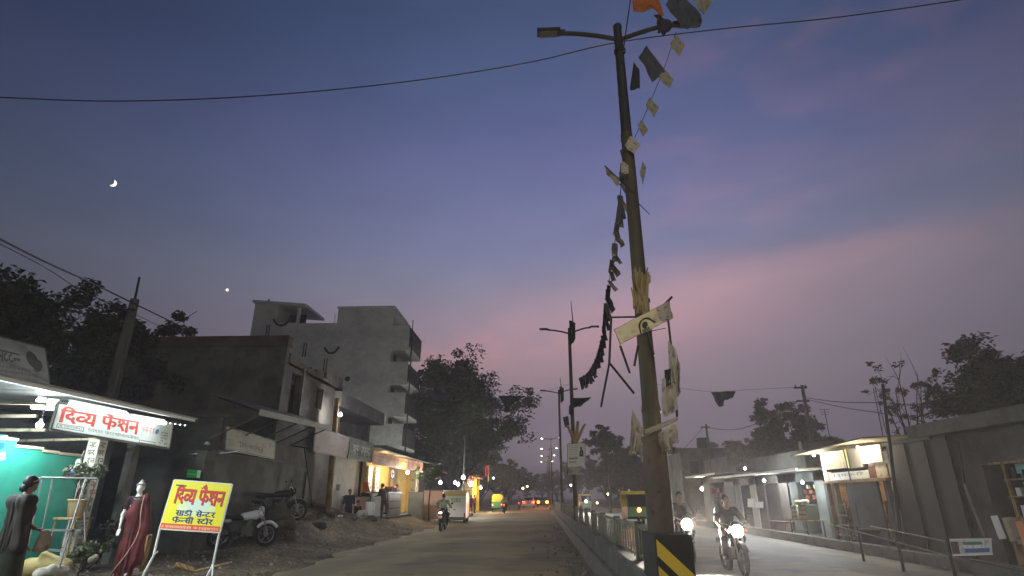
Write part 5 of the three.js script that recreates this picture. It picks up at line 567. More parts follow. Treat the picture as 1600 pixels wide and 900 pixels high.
  const f0 = atX(583, 709, -8.15), f1 = atX(661, 724, -8.15), fg = printMat(1024, 96, (x, W2, H2) => { x.fillStyle = '#d97222'; x.fillRect(0, 0, W2, H2); x.fillStyle = '#e9a04e'; x.fillRect(0, 0, W2, 20); for (let i = 0; i < 4; i++) write(x, scribble(101 + i, 6), 30 + i * 250, 40, 36, 190, '#e2b06e', 13); stain(x, W2, H2, 30, 30, 'rgba(90,40,20,0.15)'); }); const fh = 0.62; mesh('fascia', panelFace(V(f0.x, 3.62, f0.z), V(f1.x, 3.75, f1.z), V(f1.x, 3.75 - fh, f1.z), V(f0.x, 3.62 - fh, f0.z)), fg, y, true); mesh('fascia_back', bx(f0.x - 0.08, f0.x - 0.012, 3.1, 3.6, f0.z, f1.z), M.wood, y); mesh('awning', [box(1.5, 0.03, f0.z - f1.z + 0.6, -8.5, 3.82, (f0.z + f1.z) / 2, 0, 0, -0.12)], M.sheet, y); mesh('side_awning', [box(1.7, 0.03, 2.6, -7.9, 3.85, f1.z - 0.3, 0, 0.06, -0.2)], M.sheet, y);
  const tile = printMat(64, 256, (x, W2, H2) => { x.fillStyle = '#d9d6bf'; x.fillRect(0, 0, W2, H2); x.fillStyle = '#6f7263'; for (let k = 0; k < 9; k++) { x.beginPath(); x.ellipse(20 + (k % 2) * 24, 16 + k * 28, 13, 8, (k % 2 ? -1 : 1) * 0.7, 0, 7); x.fill(); } }); for (const z of [-31.45, -32.9]) mesh('tiled_column', [panelFace([XB + 0.12, 3.1, z], [XB + 0.12, 3.1, z - 0.8], [XB + 0.12, 1.3, z - 0.8], [XB + 0.12, 1.3, z]), panelFace([XB + 0.01, 3.1, z + 0.002], [XB + 0.12, 3.1, z + 0.002], [XB + 0.12, 1.3, z + 0.002], [XB + 0.01, 1.3, z + 0.002])], tile, y, true);
  const cx = -36.6, cr = [V(XB + 0.14, 3.2, cx + 0.45), V(XB + 0.14, 3.2, cx - 0.45), V(XB + 0.14, 2.55, cx - 0.45), V(XB + 0.14, 2.55, cx + 0.45)]; mesh('cross_sign', panelFace(...cr), printMat(128, 128, (x) => { x.fillStyle = '#1b1712'; x.fillRect(0, 0, 128, 128); x.fillStyle = '#e7e2d2'; x.beginPath(); x.arc(64, 64, 50, 0, 7); x.fill(); x.fillStyle = '#1b1712'; x.fillRect(52, 26, 24, 76); x.fillRect(26, 52, 76, 24); }), y, true); mesh('door_post', [bx(XB + 0.02, XB + 0.1, 0.5, 3.3, -36.2, -36.35)], M.wood, y); mesh('tiled_pillar', [bx(-8.5, -8.15, 0.4, 3.2, -38.6, -39)], M.cream, y); seat(y, -9.5, 0, -36);
  lamp('glaring white bulb hung before the yellow shop', atX(637, 738, -7.85), 0.1, G.cold, 0xfff6e2, 24, { stem: [0, 0.7, 0] }); lamp('small warm bulb under the orange fascia', atX(600, 717, -8.7), 0.05, G.warm, 0xffdfa0, 5); lamp('second small warm bulb under the orange fascia', atX(618, 719, -8.7), 0.05, G.warm, 0xffdfa0, 5);
  const ct = thing('shop_counter', 'grey steel shop counter before the yellow shop', 'counter'), c0 = atX(603, 806, -8.3); mesh('cabinet', bx(-9.2, -8.25, 0.45, 1.72, -32.1, -35.2), M.galv, ct); mesh('front_panel', bx(-9.15, -8.3, 0.5, 1.7, -32.06, -32.1), M.white, ct); mesh('counter_top', bx(-9.26, -8.19, 1.72, 1.78, -32.04, -35.26), M.steel, ct); for (let k = 0; k < 3; k++) mesh('drawer', bx(-8.25, -8.225, 0.6 + k * 0.36, 0.9 + k * 0.36, -32.3, -35), M.steel, ct); seat(ct, -8.7, 0.45, -33.6);
  for (let k = 0; k < 5; k++) { const j = thing('jar', 'dark jar standing in a row on the steel shop counter', 'jar', [-8.5, 1.78, -32.6 - k * 0.5], 0, 'jars on the shop counter'); mesh('glass', lathe([[0, 0], [0.11, 0], [0.12, 0.03], [0.12, 0.2], [0.07, 0.25], [0.07, 0.27]], 12), std(0.05, 0.03, 0.02, { roughness: 0.2 }), j); mesh('lid', lathe([[0, 0.3], [0.08, 0.3], [0.08, 0.26]], 12), M.red, j); }
  const lw = thing('low_wall', 'low pinkish wall in front of the tiled columns', 'wall'); mesh('wall', bx(-9.5, -9.2, 0.3, 1.5, -28.6, -31.9), M.pinkWall, lw); mesh('coping', bx(-9.55, -9.15, 1.5, 1.56, -28.55, -31.95), M.concrete, lw); seat(lw, -9.35, 0.3, -30); quadCloth('orange_cloth', 'bright orange cloth heaped on the low pinkish wall', 'cloth', std(0.85, 0.2, 0.03, { map: T.cloth }), [[566, 754], [574, 752], [580, 770], [568, 768]], 30.2, 0.08, 97); tag(mesh('cloth_bundle', bones([[0, 0, 0, 0.3, 0, 0.1, 0.14, 0.1]], 0.04, 0.03).translate(-9.35, 1.62, -31.2), M.darkCloth), 'dark bundle beside the orange cloth on the low wall', 'bundle');
  const gw = (label, x0, x1, z, y1, m) => { const t = thing('low_wall', label, 'wall'); mesh('wall', bx(x0, x1, 0.2, y1, z, z - 0.25), m, t); mesh('coping', bx(x0 - 0.04, x1 + 0.04, y1, y1 + 0.06, z + 0.03, z - 0.28), M.concrete, t); seat(t, (x0 + x1) / 2, 0.2, z); }; gw('grey wall panel right of the steel counter', -8.1, -7.2, -36.5, 1.75, M.concrete); gw('pinkish wall panel behind the slim street tree', -7.5, -6.3, -38.2, 1.9, M.pinkWall); gw('long grey wall behind the parked white van', -7.2, -4.9, -41, 1.9, M.pinkWall);
  tree('tree', 'slim young tree in front of the pinkish wall panel', atX(672, 808, -6.55).x, 0.3, atX(672, 808, -6.55).z + 0.4, { h: 2.95, spread: 1.0, seed: 103, leaf: 0.13, clumps: 46, per: 34, trunkR: 0.05, base: 0.55, limbs: 6, color: [0.06, 0.1, 0.035] });
}
// rubble on the bank
{
  const r = mulberry(109), sp = [[-8.45, 19.2, 0.42, 'big arched slab of rubble at the foot of the dirt bank'], [-8.1, 19.0, 0.3, 'squarish stone in front of the arched slab'], [-8.55, 20.4, 0.34, 'rough boulder behind the arched slab'], [-7.9, 21.4, 0.24, 'rounded stone on the slope of the dirt bank'], [-8.2, 23.1, 0.22, 'flat stone halfway along the dirt bank'], [-8.0, 25.4, 0.2, 'stone at the far end of the dirt bank'], [-7.6, 27.2, 0.18, 'lone stone near the white bucket'], [-8.9, 18.2, 0.22, 'stone behind the parked motorcycles'], [-7.2, 13.2, 0.1, 'small stone by the foot of the yellow board']];
  for (const [x, d, s, label] of sp) { const g = new THREE.IcosahedronGeometry(s, 3), p = g.attributes.position, k0 = r() * 50; for (let i = 0; i < p.count; i++) { const v = V(p.getX(i), p.getY(i), p.getZ(i)), k = 0.72 + 0.55 * fbm(v.x / s * 1.4 + k0, v.y / s * 1.4 + v.z / s * 0.9, 111, 4); v.multiplyScalar(k); p.setXYZ(i, v.x * 1.25, v.y * 0.75, v.z); } g.computeVertexNormals(); tag(mesh('rubble_stone', g.rotateY(r() * 6).translate(x, groundY(x, d) + s * 0.2, -d), std(0.3, 0.27, 0.21, { map: T.grime, bumpMap: T.bump, bumpScale: 0.02 })), label, 'stone'); }
  const bp = atX(576, 824, -7.9), bk = thing('bucket', 'white plastic bucket at the end of the dirt bank', 'bucket', [bp.x, groundY(bp.x, -bp.z), bp.z]); mesh('tub', lathe([[0, 0], [0.19, 0], [0.24, 0.55], [0.26, 0.55], [0.26, 0.58], [0.22, 0.58], [0.18, 0.03], [0, 0.03]], 18), M.white, bk); mesh('handle', new THREE.TorusGeometry(0.24, 0.012, 5, 18, Math.PI).rotateX(0.9).translate(0, 0.5, 0), M.grey, bk);
  for (const [x, y, l] of [[563, 806, 'round pale bundle beside the white bucket'], [527, 840, 'small white scrap below the dirt bank']]) { const p = atX(x, y, -8), yy = groundY(p.x, -p.z); tag(mesh('litter', bones([[0, 0.06, 0, 0.12, 0.1, 0.02, 0.13, 0.1]], 0.04, 0.025).scale(x > 550 ? 1.6 : 0.7, x > 550 ? 1.6 : 0.6, 1).translate(p.x, yy, p.z), M.whiteCloth), l, 'litter'); }
}
// far shops on the left
{
  const s = thing('roadside_stall', 'red roofed roadside stall with yellow posts and bright goods', 'stall'), X = -7.2, Z0 = -58, Z1 = -68; mesh('back_wall', bx(-11, -10.8, 0, 3.4, Z0, Z1), M.cream, s); mesh('near_wall', bx(-10.8, X - 0.6, 0, 3.2, Z0, Z0 - 0.2), M.brickPlaster, s); mesh('far_wall', bx(-10.8, X, 0, 3.2, Z1, Z1 - 0.2), M.cream, s); mesh('roof', [box(4.6, 0.12, 10.8, -8.9, 3.8, (Z0 + Z1) / 2, 0, 0, -0.16)], M.orange, s); mesh('sign_band', bx(X - 0.05, X + 0.06, 2.75, 3.35, Z0 + 0.2, Z1), M.saffron, s); for (const z of [Z1 + 0.2, Z1 + 3.5]) mesh('post', bx(X - 0.15, X + 0.2, 0, 3.9, z, z - 0.4), M.yellowPaint, s); mesh('shelf', [bx(-10.7, -9.8, 0.9, 1, Z0 - 0.5, Z1 + 0.4), bx(-10.7, -10, 1.9, 2, Z0 - 0.5, Z1 + 0.4), bx(-8.4, -7.5, 0, 0.9, Z0 - 0.6, Z1 + 4)], M.wood, s); seat(s, -9, 0, -63);
  const r = mulberry(121), gm = [M.red, M.white, M.saffron, M.yellowPaint, M.green, M.cream]; for (let k = 0; k < 22; k++) { const lo = k < 11, w = 0.3 + r() * 0.4, h = 0.3 + r() * 0.45; tag(mesh('goods_box', chamfer(0.4, h, w, 0.02, lo ? -8 : -10.3, (lo ? 0.9 : k % 2 ? 1 : 2) + h / 2, lo ? Z0 - 0.9 - k * 0.5 : Z0 - 1 - (k - 11) * 0.82), gm[(r() * 6) | 0]), 'coloured box of goods on display in the red roofed stall', 'box', 'goods in the red roofed stall'); }
  quadCloth('flag', 'red pennant above the red roofed stall', 'flag', M.red, [[759, 722], [764, 724], [764, 744], [758, 744]], 62, 0.1, 99); tag(mesh('flagstick', rod(atD(764, 720, 62), atD(763, 752, 62), 0.05), M.wood), 'stick carrying the red pennant', 'stick');
  lamp('large white bulb inside the red roofed stall', atD(736, 756, 60), 0.22, G.cold, 0xfff0dc, 95, {}); lamp('second bulb deeper in the red roofed stall', atD(751, 762, 64), 0.16, G.warm, 0xffe2b0, 60, {}); lamp('white bulb high on a post before the red roofed stall', atD(724, 746, 47), 0.15, G.cold, 0xf6fbff, 45, { stem: [0, 0.3, 0] }); for (const [x, y, d, l] of [[711, 754, 45, 'white bulb left of the high post bulb'], [716, 757, 45.5, 'low white bulb beside the one left of the high post'], [688, 754, 40, 'white bulb above the rider in green']]) lamp(l, atD(x, y, d), 0.11, G.cold, 0xf2f8ff, 22); lamp('tiny white bulb by the small lit tree', atD(771, 747, 70), 0.09, G.cold, 0xffffff, 12); lamp('small warm street bulb far down the road', atD(817, 763, 110), 0.2, G.warm, 0xffe0b0, 20); lamp('smaller warm street bulb farther down the road', atD(824, 760, 125), 0.18, G.warm, 0xffe0b0, 16);
  const hp = atD(724, 746, 47); tag(mesh('lamp_post', rod([hp.x + 0.02, 0.1, -47.02], [hp.x + 0.02, 6.2, -47.02], 0.09, 0.06), M.concrete), 'slim concrete post carrying the high bulb before the red roofed stall', 'post');
  const hut = thing('far_house', 'low hazy house beyond the parked white van', 'building'); mesh('wall', bx(-15.5, -10.2, 0, 3.0, -44, -55), M.greyWall, hut); mesh('roof', box(6, 0.1, 11.6, -12.8, 3.2, -49.5, 0, 0, -0.08), M.sheet, hut); mesh('door', bx(-10.22, -10.18, 0.1, 2.1, -46, -47), M.wood, hut); mesh('window', bx(-10.22, -10.18, 1.1, 2, -49, -50), M.glass, hut); seat(hut, -10.5, 0, -49);
}

// ---------- right side of the road ----------
{
  // concrete shop at the right
  const s = thing('concrete_shop', 'bare concrete shop with a projecting roof slab and an open goods counter', 'shop'), X = 10.35, za = -15.3, zb = -9.5, zo = -14.35;
  mesh('front_wall', [bx(X, X + 0.25, 0, 3.0, za, zo), bx(X, X + 0.25, 2.2, 3.0, zo, zb)], M.concrete, s); mesh('end_wall', bx(X + 0.25, 14.5, 0, 3.0, za, za + 0.25), M.concrete, s); mesh('inner_wall', bx(12.6, 12.8, 0, 3, za, zb), M.darkPlaster, s); mesh('jamb', bx(X + 0.25, 12.6, 0, 2.9, zo - 0.18, zo), M.concrete, s); mesh('roof_slab', bx(X - 0.7, 14.8, 3.02, 3.2, za - 0.35, zb), M.concrete, s); mesh('slab_lip', bx(X - 0.72, X - 0.6, 2.94, 3.24, za - 0.37, zb), M.concrete, s); mesh('parapet', bx(X - 0.1, X + 0.1, 3.2, 3.36, za - 0.2, zb), M.darkPlaster, s); seat(s, 12, 0, -13);
  const c = thing('goods_counter', 'dark counter shelves crowded with goods in the open concrete shop', 'counter'); mesh('counter_front', bx(10.1, 10.3, 0.05, 1.05, -13.75, -9.6), M.wood, c); mesh('shelf', [bx(10.1, 11, 1.05, 1.1, -13.75, -9.6), bx(10.3, 10.7, 1.5, 1.53, -13.75, -9.6), bx(10.3, 10.7, 1.85, 1.88, -13.75, -9.6)], M.wood, c); mesh('rear_board', bx(10.75, 10.8, 0.1, 2.2, -13.75, -9.6), M.darkPlaster, c); for (let k = 0; k < 4; k++) mesh('upright', bx(10.3, 10.36, 1.1, 2.2, -13.7 + k * 1.15, -13.65 + k * 1.15), M.wood, c); seat(c, 10.5, 0, -11.5);
  const r = mulberry(131), pal = [M.white, M.cream, M.darkCloth, M.blue, M.saffron, M.red, M.green, M.grey, M.black, M.paleCloth]; let n = 0; for (const y of [1.53, 1.88, 1.1]) for (let z = -13.55; z < -10.6; z += 0.21 + r() * 0.14, n++) { const h = 0.14 + r() * 0.16, w = 0.07 + r() * 0.08; tag(mesh('packet', chamfer(0.12, h, w, 0.015, 10.45 - r() * 0.08, y + h / 2, z), pal[(r() * pal.length) | 0]), 'small packet among the goods on the dark counter shelves', 'packet', 'goods on the dark counter shelves'); }
  [['white folded newspaper leaning on the goods counter', M.white, 1553], ['pale folded newspaper next to the white one', M.cream, 1571], ['grey magazine beside the pale newspaper', M.paleCloth, 1583], ['orange tinted magazine at the end of the counter', std(0.7, 0.28, 0.12), 1592]].forEach(([l, m, px], i) => { const a = atX(px, 806 + i * 3, 10.08), b = atX(px + 14, 842 + i * 4, 9.98); tag(mesh('newspaper', bar(a, b, 0.13, 0.03), m), l, 'newspaper'); });
  tag(mesh('hanging_pouch', [0, 1, 2].map((k) => chamfer(0.03, 0.3, 0.16, 0.01, 10.15, 1.9 - k * 0.02, -12.9 + k * 0.3)), M.darkCloth), 'dark strips of pouches hanging above the goods counter', 'pouch'); tag(mesh('box_sign', chamfer(0.05, 0.2, 0.3, 0.01, 10.3, 2.08, -13.15), std(0.2, 0.5, 0.45)), 'small teal box sign at the corner of the shop opening', 'sign');
  tag(mesh('awning_board', box(0.9, 0.04, 3.4, 10.1, 2.22, -11.5, 0, 0, 0.1), M.wood), 'brown awning board over the goods counter', 'awning');
  { const t = thing('pipe_post', 'thin two tone pipe leaning before the concrete shop', 'post'); mesh('lower_pipe', rod(atX(1545, 856, 9.7), atX(1507, 756, 9.7), 0.025), M.galv, t); mesh('upper_pipe', rod(atX(1507, 756, 9.7), atX(1497, 690, 9.7), 0.022), M.poleDark, t); seat(t, ...atX(1545, 856, 9.7).toArray()); }
  const fb = [[1484, 843], [1549, 842], [1551, 866], [1489, 868]].map(([a, b]) => atD(a, b, 11.2)), f = thing('small_banner', 'small white banner with blue and green print on the roadside fence', 'banner'); mesh('sheet', [panelFace(...fb), panelFace(...[fb[1], fb[0], fb[3], fb[2]].map((p) => p.clone().add(V(0, 0, -0.012))))], printMat(384, 144, (x, w, h) => { x.fillStyle = '#c9cfd6'; x.fillRect(0, 0, w, h); x.fillStyle = '#5d4a48'; x.fillRect(0, 20, 70, 110); x.fillStyle = '#4d7f63'; x.fillRect(110, 24, 180, 26); x.fillStyle = '#4a67a8'; x.fillRect(120, 84, 240, 40); write(x, scribble(141, 7), 110, 60, 24, 200, '#eef2f2', 15); stain(x, w, h, 44, 20, 'rgba(70,80,90,0.2)'); }), f, true); mesh('hem', [bar(fb[0], fb[1], 0.02, 0.02), bar(fb[3], fb[2], 0.02, 0.02)], M.white, f); seat(f, ...fb[3].toArray());
  // dark sheet wall between kiosk and shop
  const dw = thing('sheet_wall', 'dark sheet metal wall between the kiosk and the concrete shop', 'wall'); for (let k = 0; k < 6; k++) mesh('panel', box(0.03, 2.95, 0.46, 10.25 + (k % 2) * 0.02, 1.5, -15.4 - k * 0.44), std(0.035, 0.04, 0.037, { map: T.grime, roughness: 0.8 }), dw); mesh('top_rail', bx(10.2, 10.34, 2.92, 3.02, -15.7, -17.95), M.darkPlaster, dw); seat(dw, 10.25, 0.1, -16.5);
  // kiosk
  const k = thing('lit_kiosk', 'small lit kiosk with cream header boards under a slanting sheet roof', 'kiosk'), XK = 10.25, z0 = -18.0, z1 = -22.0; mesh('roof', [box(2.6, 0.04, 5.4, 10.85, 3.14, -20.4, 0, -0.03, 0.05)], std(0.6, 0.52, 0.34, { map: T.grime }), k); mesh('roof_frame', [bar([XK - 0.28, 3.03, z0 + 0.1], [XK - 0.28, 3.14, z1 - 1], 0.05, 0.05), bar([XK + 0.6, 3.0, z0], [XK + 0.6, 3.1, z1], 0.04, 0.04)], M.wood, k);
  const hb = (a, b, y0, y1, m, dx = 0, nm = 'header_board') => mesh(nm, [panelFace([XK + dx, y1, a], [XK + dx, y1, b], [XK + dx, y0, b], [XK + dx, y0, a]), bx(XK + dx + 0.012, XK + dx + 0.05, y0, y1, a, b)], m, k, true); const cr = (w, h, bg, cl, seed, rows) => printMat(w, h, (x) => { x.fillStyle = bg; x.fillRect(0, 0, w, h); stain(x, w, h, seed, 26, 'rgba(110,90,50,0.12)'); for (let i = 0; i < rows; i++) write(x, scribble(seed + i, 7), w * 0.1, h * (0.25 + (i * 0.6) / rows), (h * 0.36) / rows, w * 0.8, cl, 15); });
  hb(-22, -21.8, 2.05, 3.0, M.white); hb(-20.1, -21.75, 2.42, 3.0, printMat(256, 128, (x, w, h) => { x.fillStyle = '#e2d79a'; x.fillRect(0, 0, w, h); x.fillStyle = '#cbb96a'; for (let i = 1; i < 4; i++) x.fillRect(i * 64, 0, 5, h); stain(x, w, h, 51, 20, 'rgba(120,100,40,0.12)'); }), -0.06); hb(-19.35, -20.05, 2.4, 3.0, std(0.3, 0.3, 0.27)); hb(-18.05, -19.15, 2.5, 3.0, cr(256, 160, '#ead9bd', '#c4451f', 151, 2), -0.05); hb(-19.0, -21.5, 2.06, 2.3, cr(512, 64, '#aeb0a2', '#6b6d66', 155, 1), -0.03); hb(-18.6, -19.0, 2.06, 2.4, std(0.2, 0.08, 0.04, { map: T.wood })); hb(-18.02, -18.6, 2.06, 2.45, M.cream); hb(-21.5, -21.78, 2.1, 2.35, std(0.6, 0.25, 0.15)); mesh('ledge', bx(XK - 0.1, XK + 0.25, 1.96, 2.04, z0, z1), M.wood, k); mesh('ceiling_board', bx(XK + 0.02, 11.9, 2.04, 2.08, z0, z1), M.cream, k); mesh('back_wall', bx(11.9, 12, 0.1, 3.0, z0, z1), M.cream, k); mesh('side_wall', bx(XK + 0.1, 11.9, 0.1, 3.0, z0, z0 + 0.06), M.cream, k); mesh('side_wall', bx(XK + 0.1, 11.9, 0.1, 2.05, z1, z1 - 0.06), M.cream, k);
  mesh('front_panel', bx(XK, XK + 0.06, 0.15, 1.96, -18.7, -20.6), std(0.13, 0.13, 0.12, { map: T.grime }), k); for (const z of [-18.1, -21.2, -21.8]) mesh('post', bx(XK - 0.06, XK + 0.08, 0.05, 2.0, z, z - 0.16), M.darkPlaster, k); mesh('poster', bx(XK + 0.08, XK + 0.1, 0.4, 1.4, -18.15, -18.65), std(0.45, 0.25, 0.2, { map: T.grime }), k); mesh('inner_shelf', [bx(10.9, 11.5, 0.8, 0.85, -20.7, -21.7), bx(10.9, 11.5, 1.3, 1.35, -20.7, -21.7)], M.wood, k); mesh('orange_panel', bx(10.75, 10.8, 0.55, 1.3, -20.8, -21.1), M.saffron, k); mesh('brace', rod([XK - 0.3, 2.0, -19.6], [XK - 0.32, 3.05, -19.65], 0.02), M.poleDark, k); seat(k, 11, 0.1, -19.2);
  lamp('white bulb under the roof corner of the lit kiosk', [XK - 0.22, 2.95, -22.0], 0.05, G.cold, 0xfff4d8, 16); lamp('second bulb under the roof above the red lettered kiosk board', [XK - 0.24, 2.98, -18.9], 0.04, G.cold, 0xfff0d0, 12); lamp('bulb burning inside the lit kiosk', [11.1, 1.8, -20.9], 0.05, G.warm, 0xffc890, 1.6);
  const rk = thing('wire_rack', 'dark wire rack standing before the kiosk front panel', 'rack'), rz = -20; for (const [dx, dz] of [[0, 0.4], [0, -0.4], [-0.3, 0.4], [-0.3, -0.4]]) mesh('upright', rod([9.95 + dx, 0.1, rz + dz], [9.95 + dx, 1.35, rz + dz], 0.014), M.poleDark, rk); for (let i = 0; i < 4; i++) mesh('shelf', bx(9.63, 9.97, 0.35 + i * 0.3, 0.37 + i * 0.3, rz - 0.4, rz + 0.4), M.grey, rk); seat(rk, 9.8, 0.1, rz);
  const dr = thing('oil_drum', 'dark stone like drum at the kerb before the kiosk', 'drum', [atX(1326, 858, 9.55).x, 0.1, atX(1326, 858, 9.55).z + 1.4]); mesh('barrel', lathe([[0, 0], [0.24, 0], [0.26, 0.04], [0.25, 0.2], [0.27, 0.22], [0.25, 0.25], [0.25, 0.46], [0.27, 0.48], [0.25, 0.52], [0, 0.5]], 18), std(0.1, 0.1, 0.09, { map: T.grime }), dr); mesh('rim', new THREE.TorusGeometry(0.255, 0.018, 6, 22).rotateX(1.57).translate(0, 0.52, 0), M.grey, dr);
  { const t = thing('bamboo_post', 'tall dark bamboo post leaning between kiosk and sheet wall', 'post'); mesh('post', rod(atX(1411, 872, 9.75), atX(1379, 600, 9.75), 0.055, 0.04, 8), M.poleDark, t); seat(t, ...atX(1411, 872, 9.75).toArray()); const m = thing('antenna_mast', 'thin lattice mast behind the lit kiosk', 'mast'), p = atD(1366, 606, 24), b = p.clone().setY(0.1); for (const k2 of [-0.09, 0.09]) mesh('leg', rod(b.clone().add(V(k2 * 2, 0, 0)), p.clone().add(V(k2 * 0.4, 0, 0)), 0.02, 0.015, 5), M.poleDark, m); for (let i = 1; i < 9; i++) mesh('rung', rod([p.x - 0.15 + i * 0.012, 0.2 + i * 0.55, -24], [p.x + 0.15 - i * 0.012, 0.45 + i * 0.55, -24], 0.01, 0.01, 4), M.poleDark, m); seat(m, b.x, 0.1, -24); const m2 = thing('antenna_mast', 'faint television aerial beside the crossarmed power pole', 'aerial'), q = atD(1288, 640, 33); mesh('mast', rod([q.x, 2, -33], q, 0.03, 0.02, 5), M.poleDark, m2); mesh('cross_bar', [0, 1, 2].map((i) => rod([q.x - 0.3 + i * 0.04, q.y - i * 0.14, -33], [q.x + 0.3 - i * 0.04, q.y - i * 0.14, -33], 0.012, 0.012, 4)), M.poleDark, m2); seat(m2, q.x, 2, -33); }
  // roadside fence of thin rails
  const fn = thing('rail_fence', 'low fence of thin bamboo rails before the concrete shop', 'fence'); for (const [a, b] of [[[1292, 818, 16.6], [1480, 868, 11.6]], [[1360, 822, 15.6], [1478, 846, 11.8]], [[1478, 866, 11.6], [1600, 893, 10.6]]]) mesh('rail', rod(atD(...a), atD(...b), 0.016, 0.014, 6), M.grey, fn); for (const [x, y, d] of [[1480, 850, 11.7], [1400, 835, 13.4], [1340, 826, 15.4]]) { const p = atD(x, y, d); mesh('post', rod([p.x, 0.05, -d], [p.x, p.y + 0.06, -d], 0.03, 0.025), M.poleDark, fn); } seat(fn, 9.6, 0.05, -13.5);
}
{
  // row of low shops farther along
  const shop = (label, z0, z1, m, opts) => { const t = thing('low_shop', label, 'shop'), X = 10.7, zd = (z0 + z1) / 2, h = opts.h ?? 2.45; mesh('front_wall', [bx(X, X + 0.2, 0.05, h, z0, z0 - (z0 - z1) * 0.25), bx(X, X + 0.2, 0.05, h, z1 + (z0 - z1) * 0.25, z1), bx(X, X + 0.2, h - 0.35, h, z0, z1)], m, t); mesh('back_wall', bx(13, 13.2, 0.05, h, z0, z1), opts.inner ?? M.darkPlaster, t); mesh('side_wall', bx(X + 0.2, 13, 0.05, h, z0, z0 - 0.15), m, t); mesh('side_wall', bx(X + 0.2, 13, 0.05, h, z1 + 0.15, z1), m, t); mesh('roof', box(3.6, 0.07, z0 - z1 + 0.5, 11.5, h + 0.12, zd, 0, 0, 0.05), M.sheet, t); mesh('eave', bx(9.66, 9.72, h, h + 0.09, z0 + 0.25, z1 - 0.25), M.white, t); if (opts.door) mesh('shutter', bx(X + 0.1, X + 0.14, 0.05, h - 0.4, z0 - (z0 - z1) * 0.25, z1 + (z0 - z1) * 0.25), opts.door, t); return seat(t, X + 1, 0.05, zd); };
  shop('small shop with a yellow lit interior and a pale doorway', -33.8, -40, M.whitewash, { inner: M.yellowWall, h: 2.7 }); shop('shop front with a blue grey shutter between pale pillars', -30.4, -33.6, M.whitewash, { door: std(0.12, 0.17, 0.22, { map: T.grime }) }); shop('brownish low shop with white notices on its front', -26.5, -30.2, M.brickPlaster, { door: std(0.12, 0.1, 0.09, { map: T.grime }) }); shop('dim low shop with stacked goods beside the kiosk', -23.1, -26.3, M.darkPlaster, { inner: M.greyWall });
  const nt = (l, px) => { const c = px.map(([x, y]) => atX(x, y, 10.66)); tag(mesh('notice', [panelFace(...c), panelFace(...[c[1], c[0], c[3], c[2]].map((p) => p.clone().add(V(0.02, 0, 0))))], M.white), l, 'notice'); }; nt('square white notice on the brownish low shop', [[1168, 779], [1178, 779], [1178, 793], [1168, 792]]); nt('wider white notice next to the square one', [[1180, 784], [1192, 784], [1192, 794], [1180, 793]]);
  lamp('white bulb on a short bracket above the low shop roofs', atD(1164, 732, 29), 0.06, G.cold, 0xeef8ff, 26, { stem: [0.3, 0.2, 0] }); lamp('glaring white bulb under the eave of the brownish low shop', atX(1194, 751, 9.9), 0.065, G.cold, 0xeaf6ff, 30); lamp('white bulb under the eave of the dim low shop', atX(1254, 754, 9.95), 0.055, G.cold, 0xeaf6ff, 20); lamp('bright yellowish bulb in the small yellow lit shop', atX(1097, 764, 10.9), 0.11, G.head, 0xfff0b0, 55); lamp('small bulb behind the red rickshaw lamps', atD(983, 770, 58), 0.16, G.cold, 0xffffff, 16); lamp('second small bulb behind the red rickshaw lamps', atD(993, 777, 56), 0.16, G.cold, 0xffffff, 16); lamp('tiny green white bulb under the printed pole board', atD(892, 758, 90), 0.13, G.cold, 0xd8ffe8, 8); lamp('tiny warm bulb right of the far headlamp', atD(933, 786, 66), 0.1, G.warm, 0xffd0a0, 6); lamp('dim yellow bulb among the hazy trees', atD(950, 772, 75), 0.13, G.warm, 0xfff0b0, 8);
  // stacked goods before the dim shop
  const tb = thing('goods_table', 'low table with crates before the dim low shop', 'table', [9.95, 0.1, -23.4]); mesh('table_top', box(0.7, 0.04, 1.6, 0, 0.6, 0), M.wood, tb); for (const [a, b] of [[-1, -1], [1, -1], [-1, 1], [1, 1]]) mesh('leg', rod([a * 0.3, 0, b * 0.7], [a * 0.3, 0.6, b * 0.7], 0.025), M.poleDark, tb); mesh('stretcher', [rod([-0.3, 0.25, -0.7], [-0.3, 0.25, 0.7], 0.02)], M.poleDark, tb);
  const ck = (l, x, y, z, w, h, d2, m) => { const t = thing('crate', l, 'crate', [x, y, z]); mesh('case', chamfer(w, h, d2, 0.015, 0, h / 2, 0), m, t); for (let i = 0; i < 3; i++) mesh('slat', box(0.015, h * 0.22, d2 * 0.94, -w / 2 - 0.008, h * (0.18 + i * 0.31), 0), M.paleWood, t); }; ck('pale green crate on the low table', 9.9, 0.72, -23.7, 0.4, 0.5, 0.5, std(0.3, 0.42, 0.36)); ck('dark crate beside the pale green one', 9.9, 0.72, -23.0, 0.45, 0.52, 0.6, std(0.05, 0.07, 0.06)); tag(mesh('sack', bones([[0, 0.08, -0.15, 0, 0.1, 0.2, 0.1, 0.09]], 0.04, 0.02).translate(9.9, 1.22, -23.7), std(0.7, 0.6, 0.25, { map: T.cloth })), 'yellow sack on top of the pale green crate', 'sack'); tag(mesh('sack', bones([[0, 0.08, -0.15, 0, 0.1, 0.15, 0.1, 0.09]], 0.04, 0.02).translate(9.9, 1.24, -23.1), M.whiteCloth), 'white sack on top of the dark crate', 'sack'); { const r = mulberry(161); for (let i = 0; i < 8; i++) tag(mesh('packet', chamfer(0.1, 0.14, 0.16, 0.012, 10.9, 1.5 + (i % 3) * 0.2, -23.9 - (i * 0.2)), [M.red, M.white, M.saffron, M.cream][(r() * 4) | 0]), 'small packet on the wall rack of the dim low shop', 'packet', 'packets in the dim low shop'); }
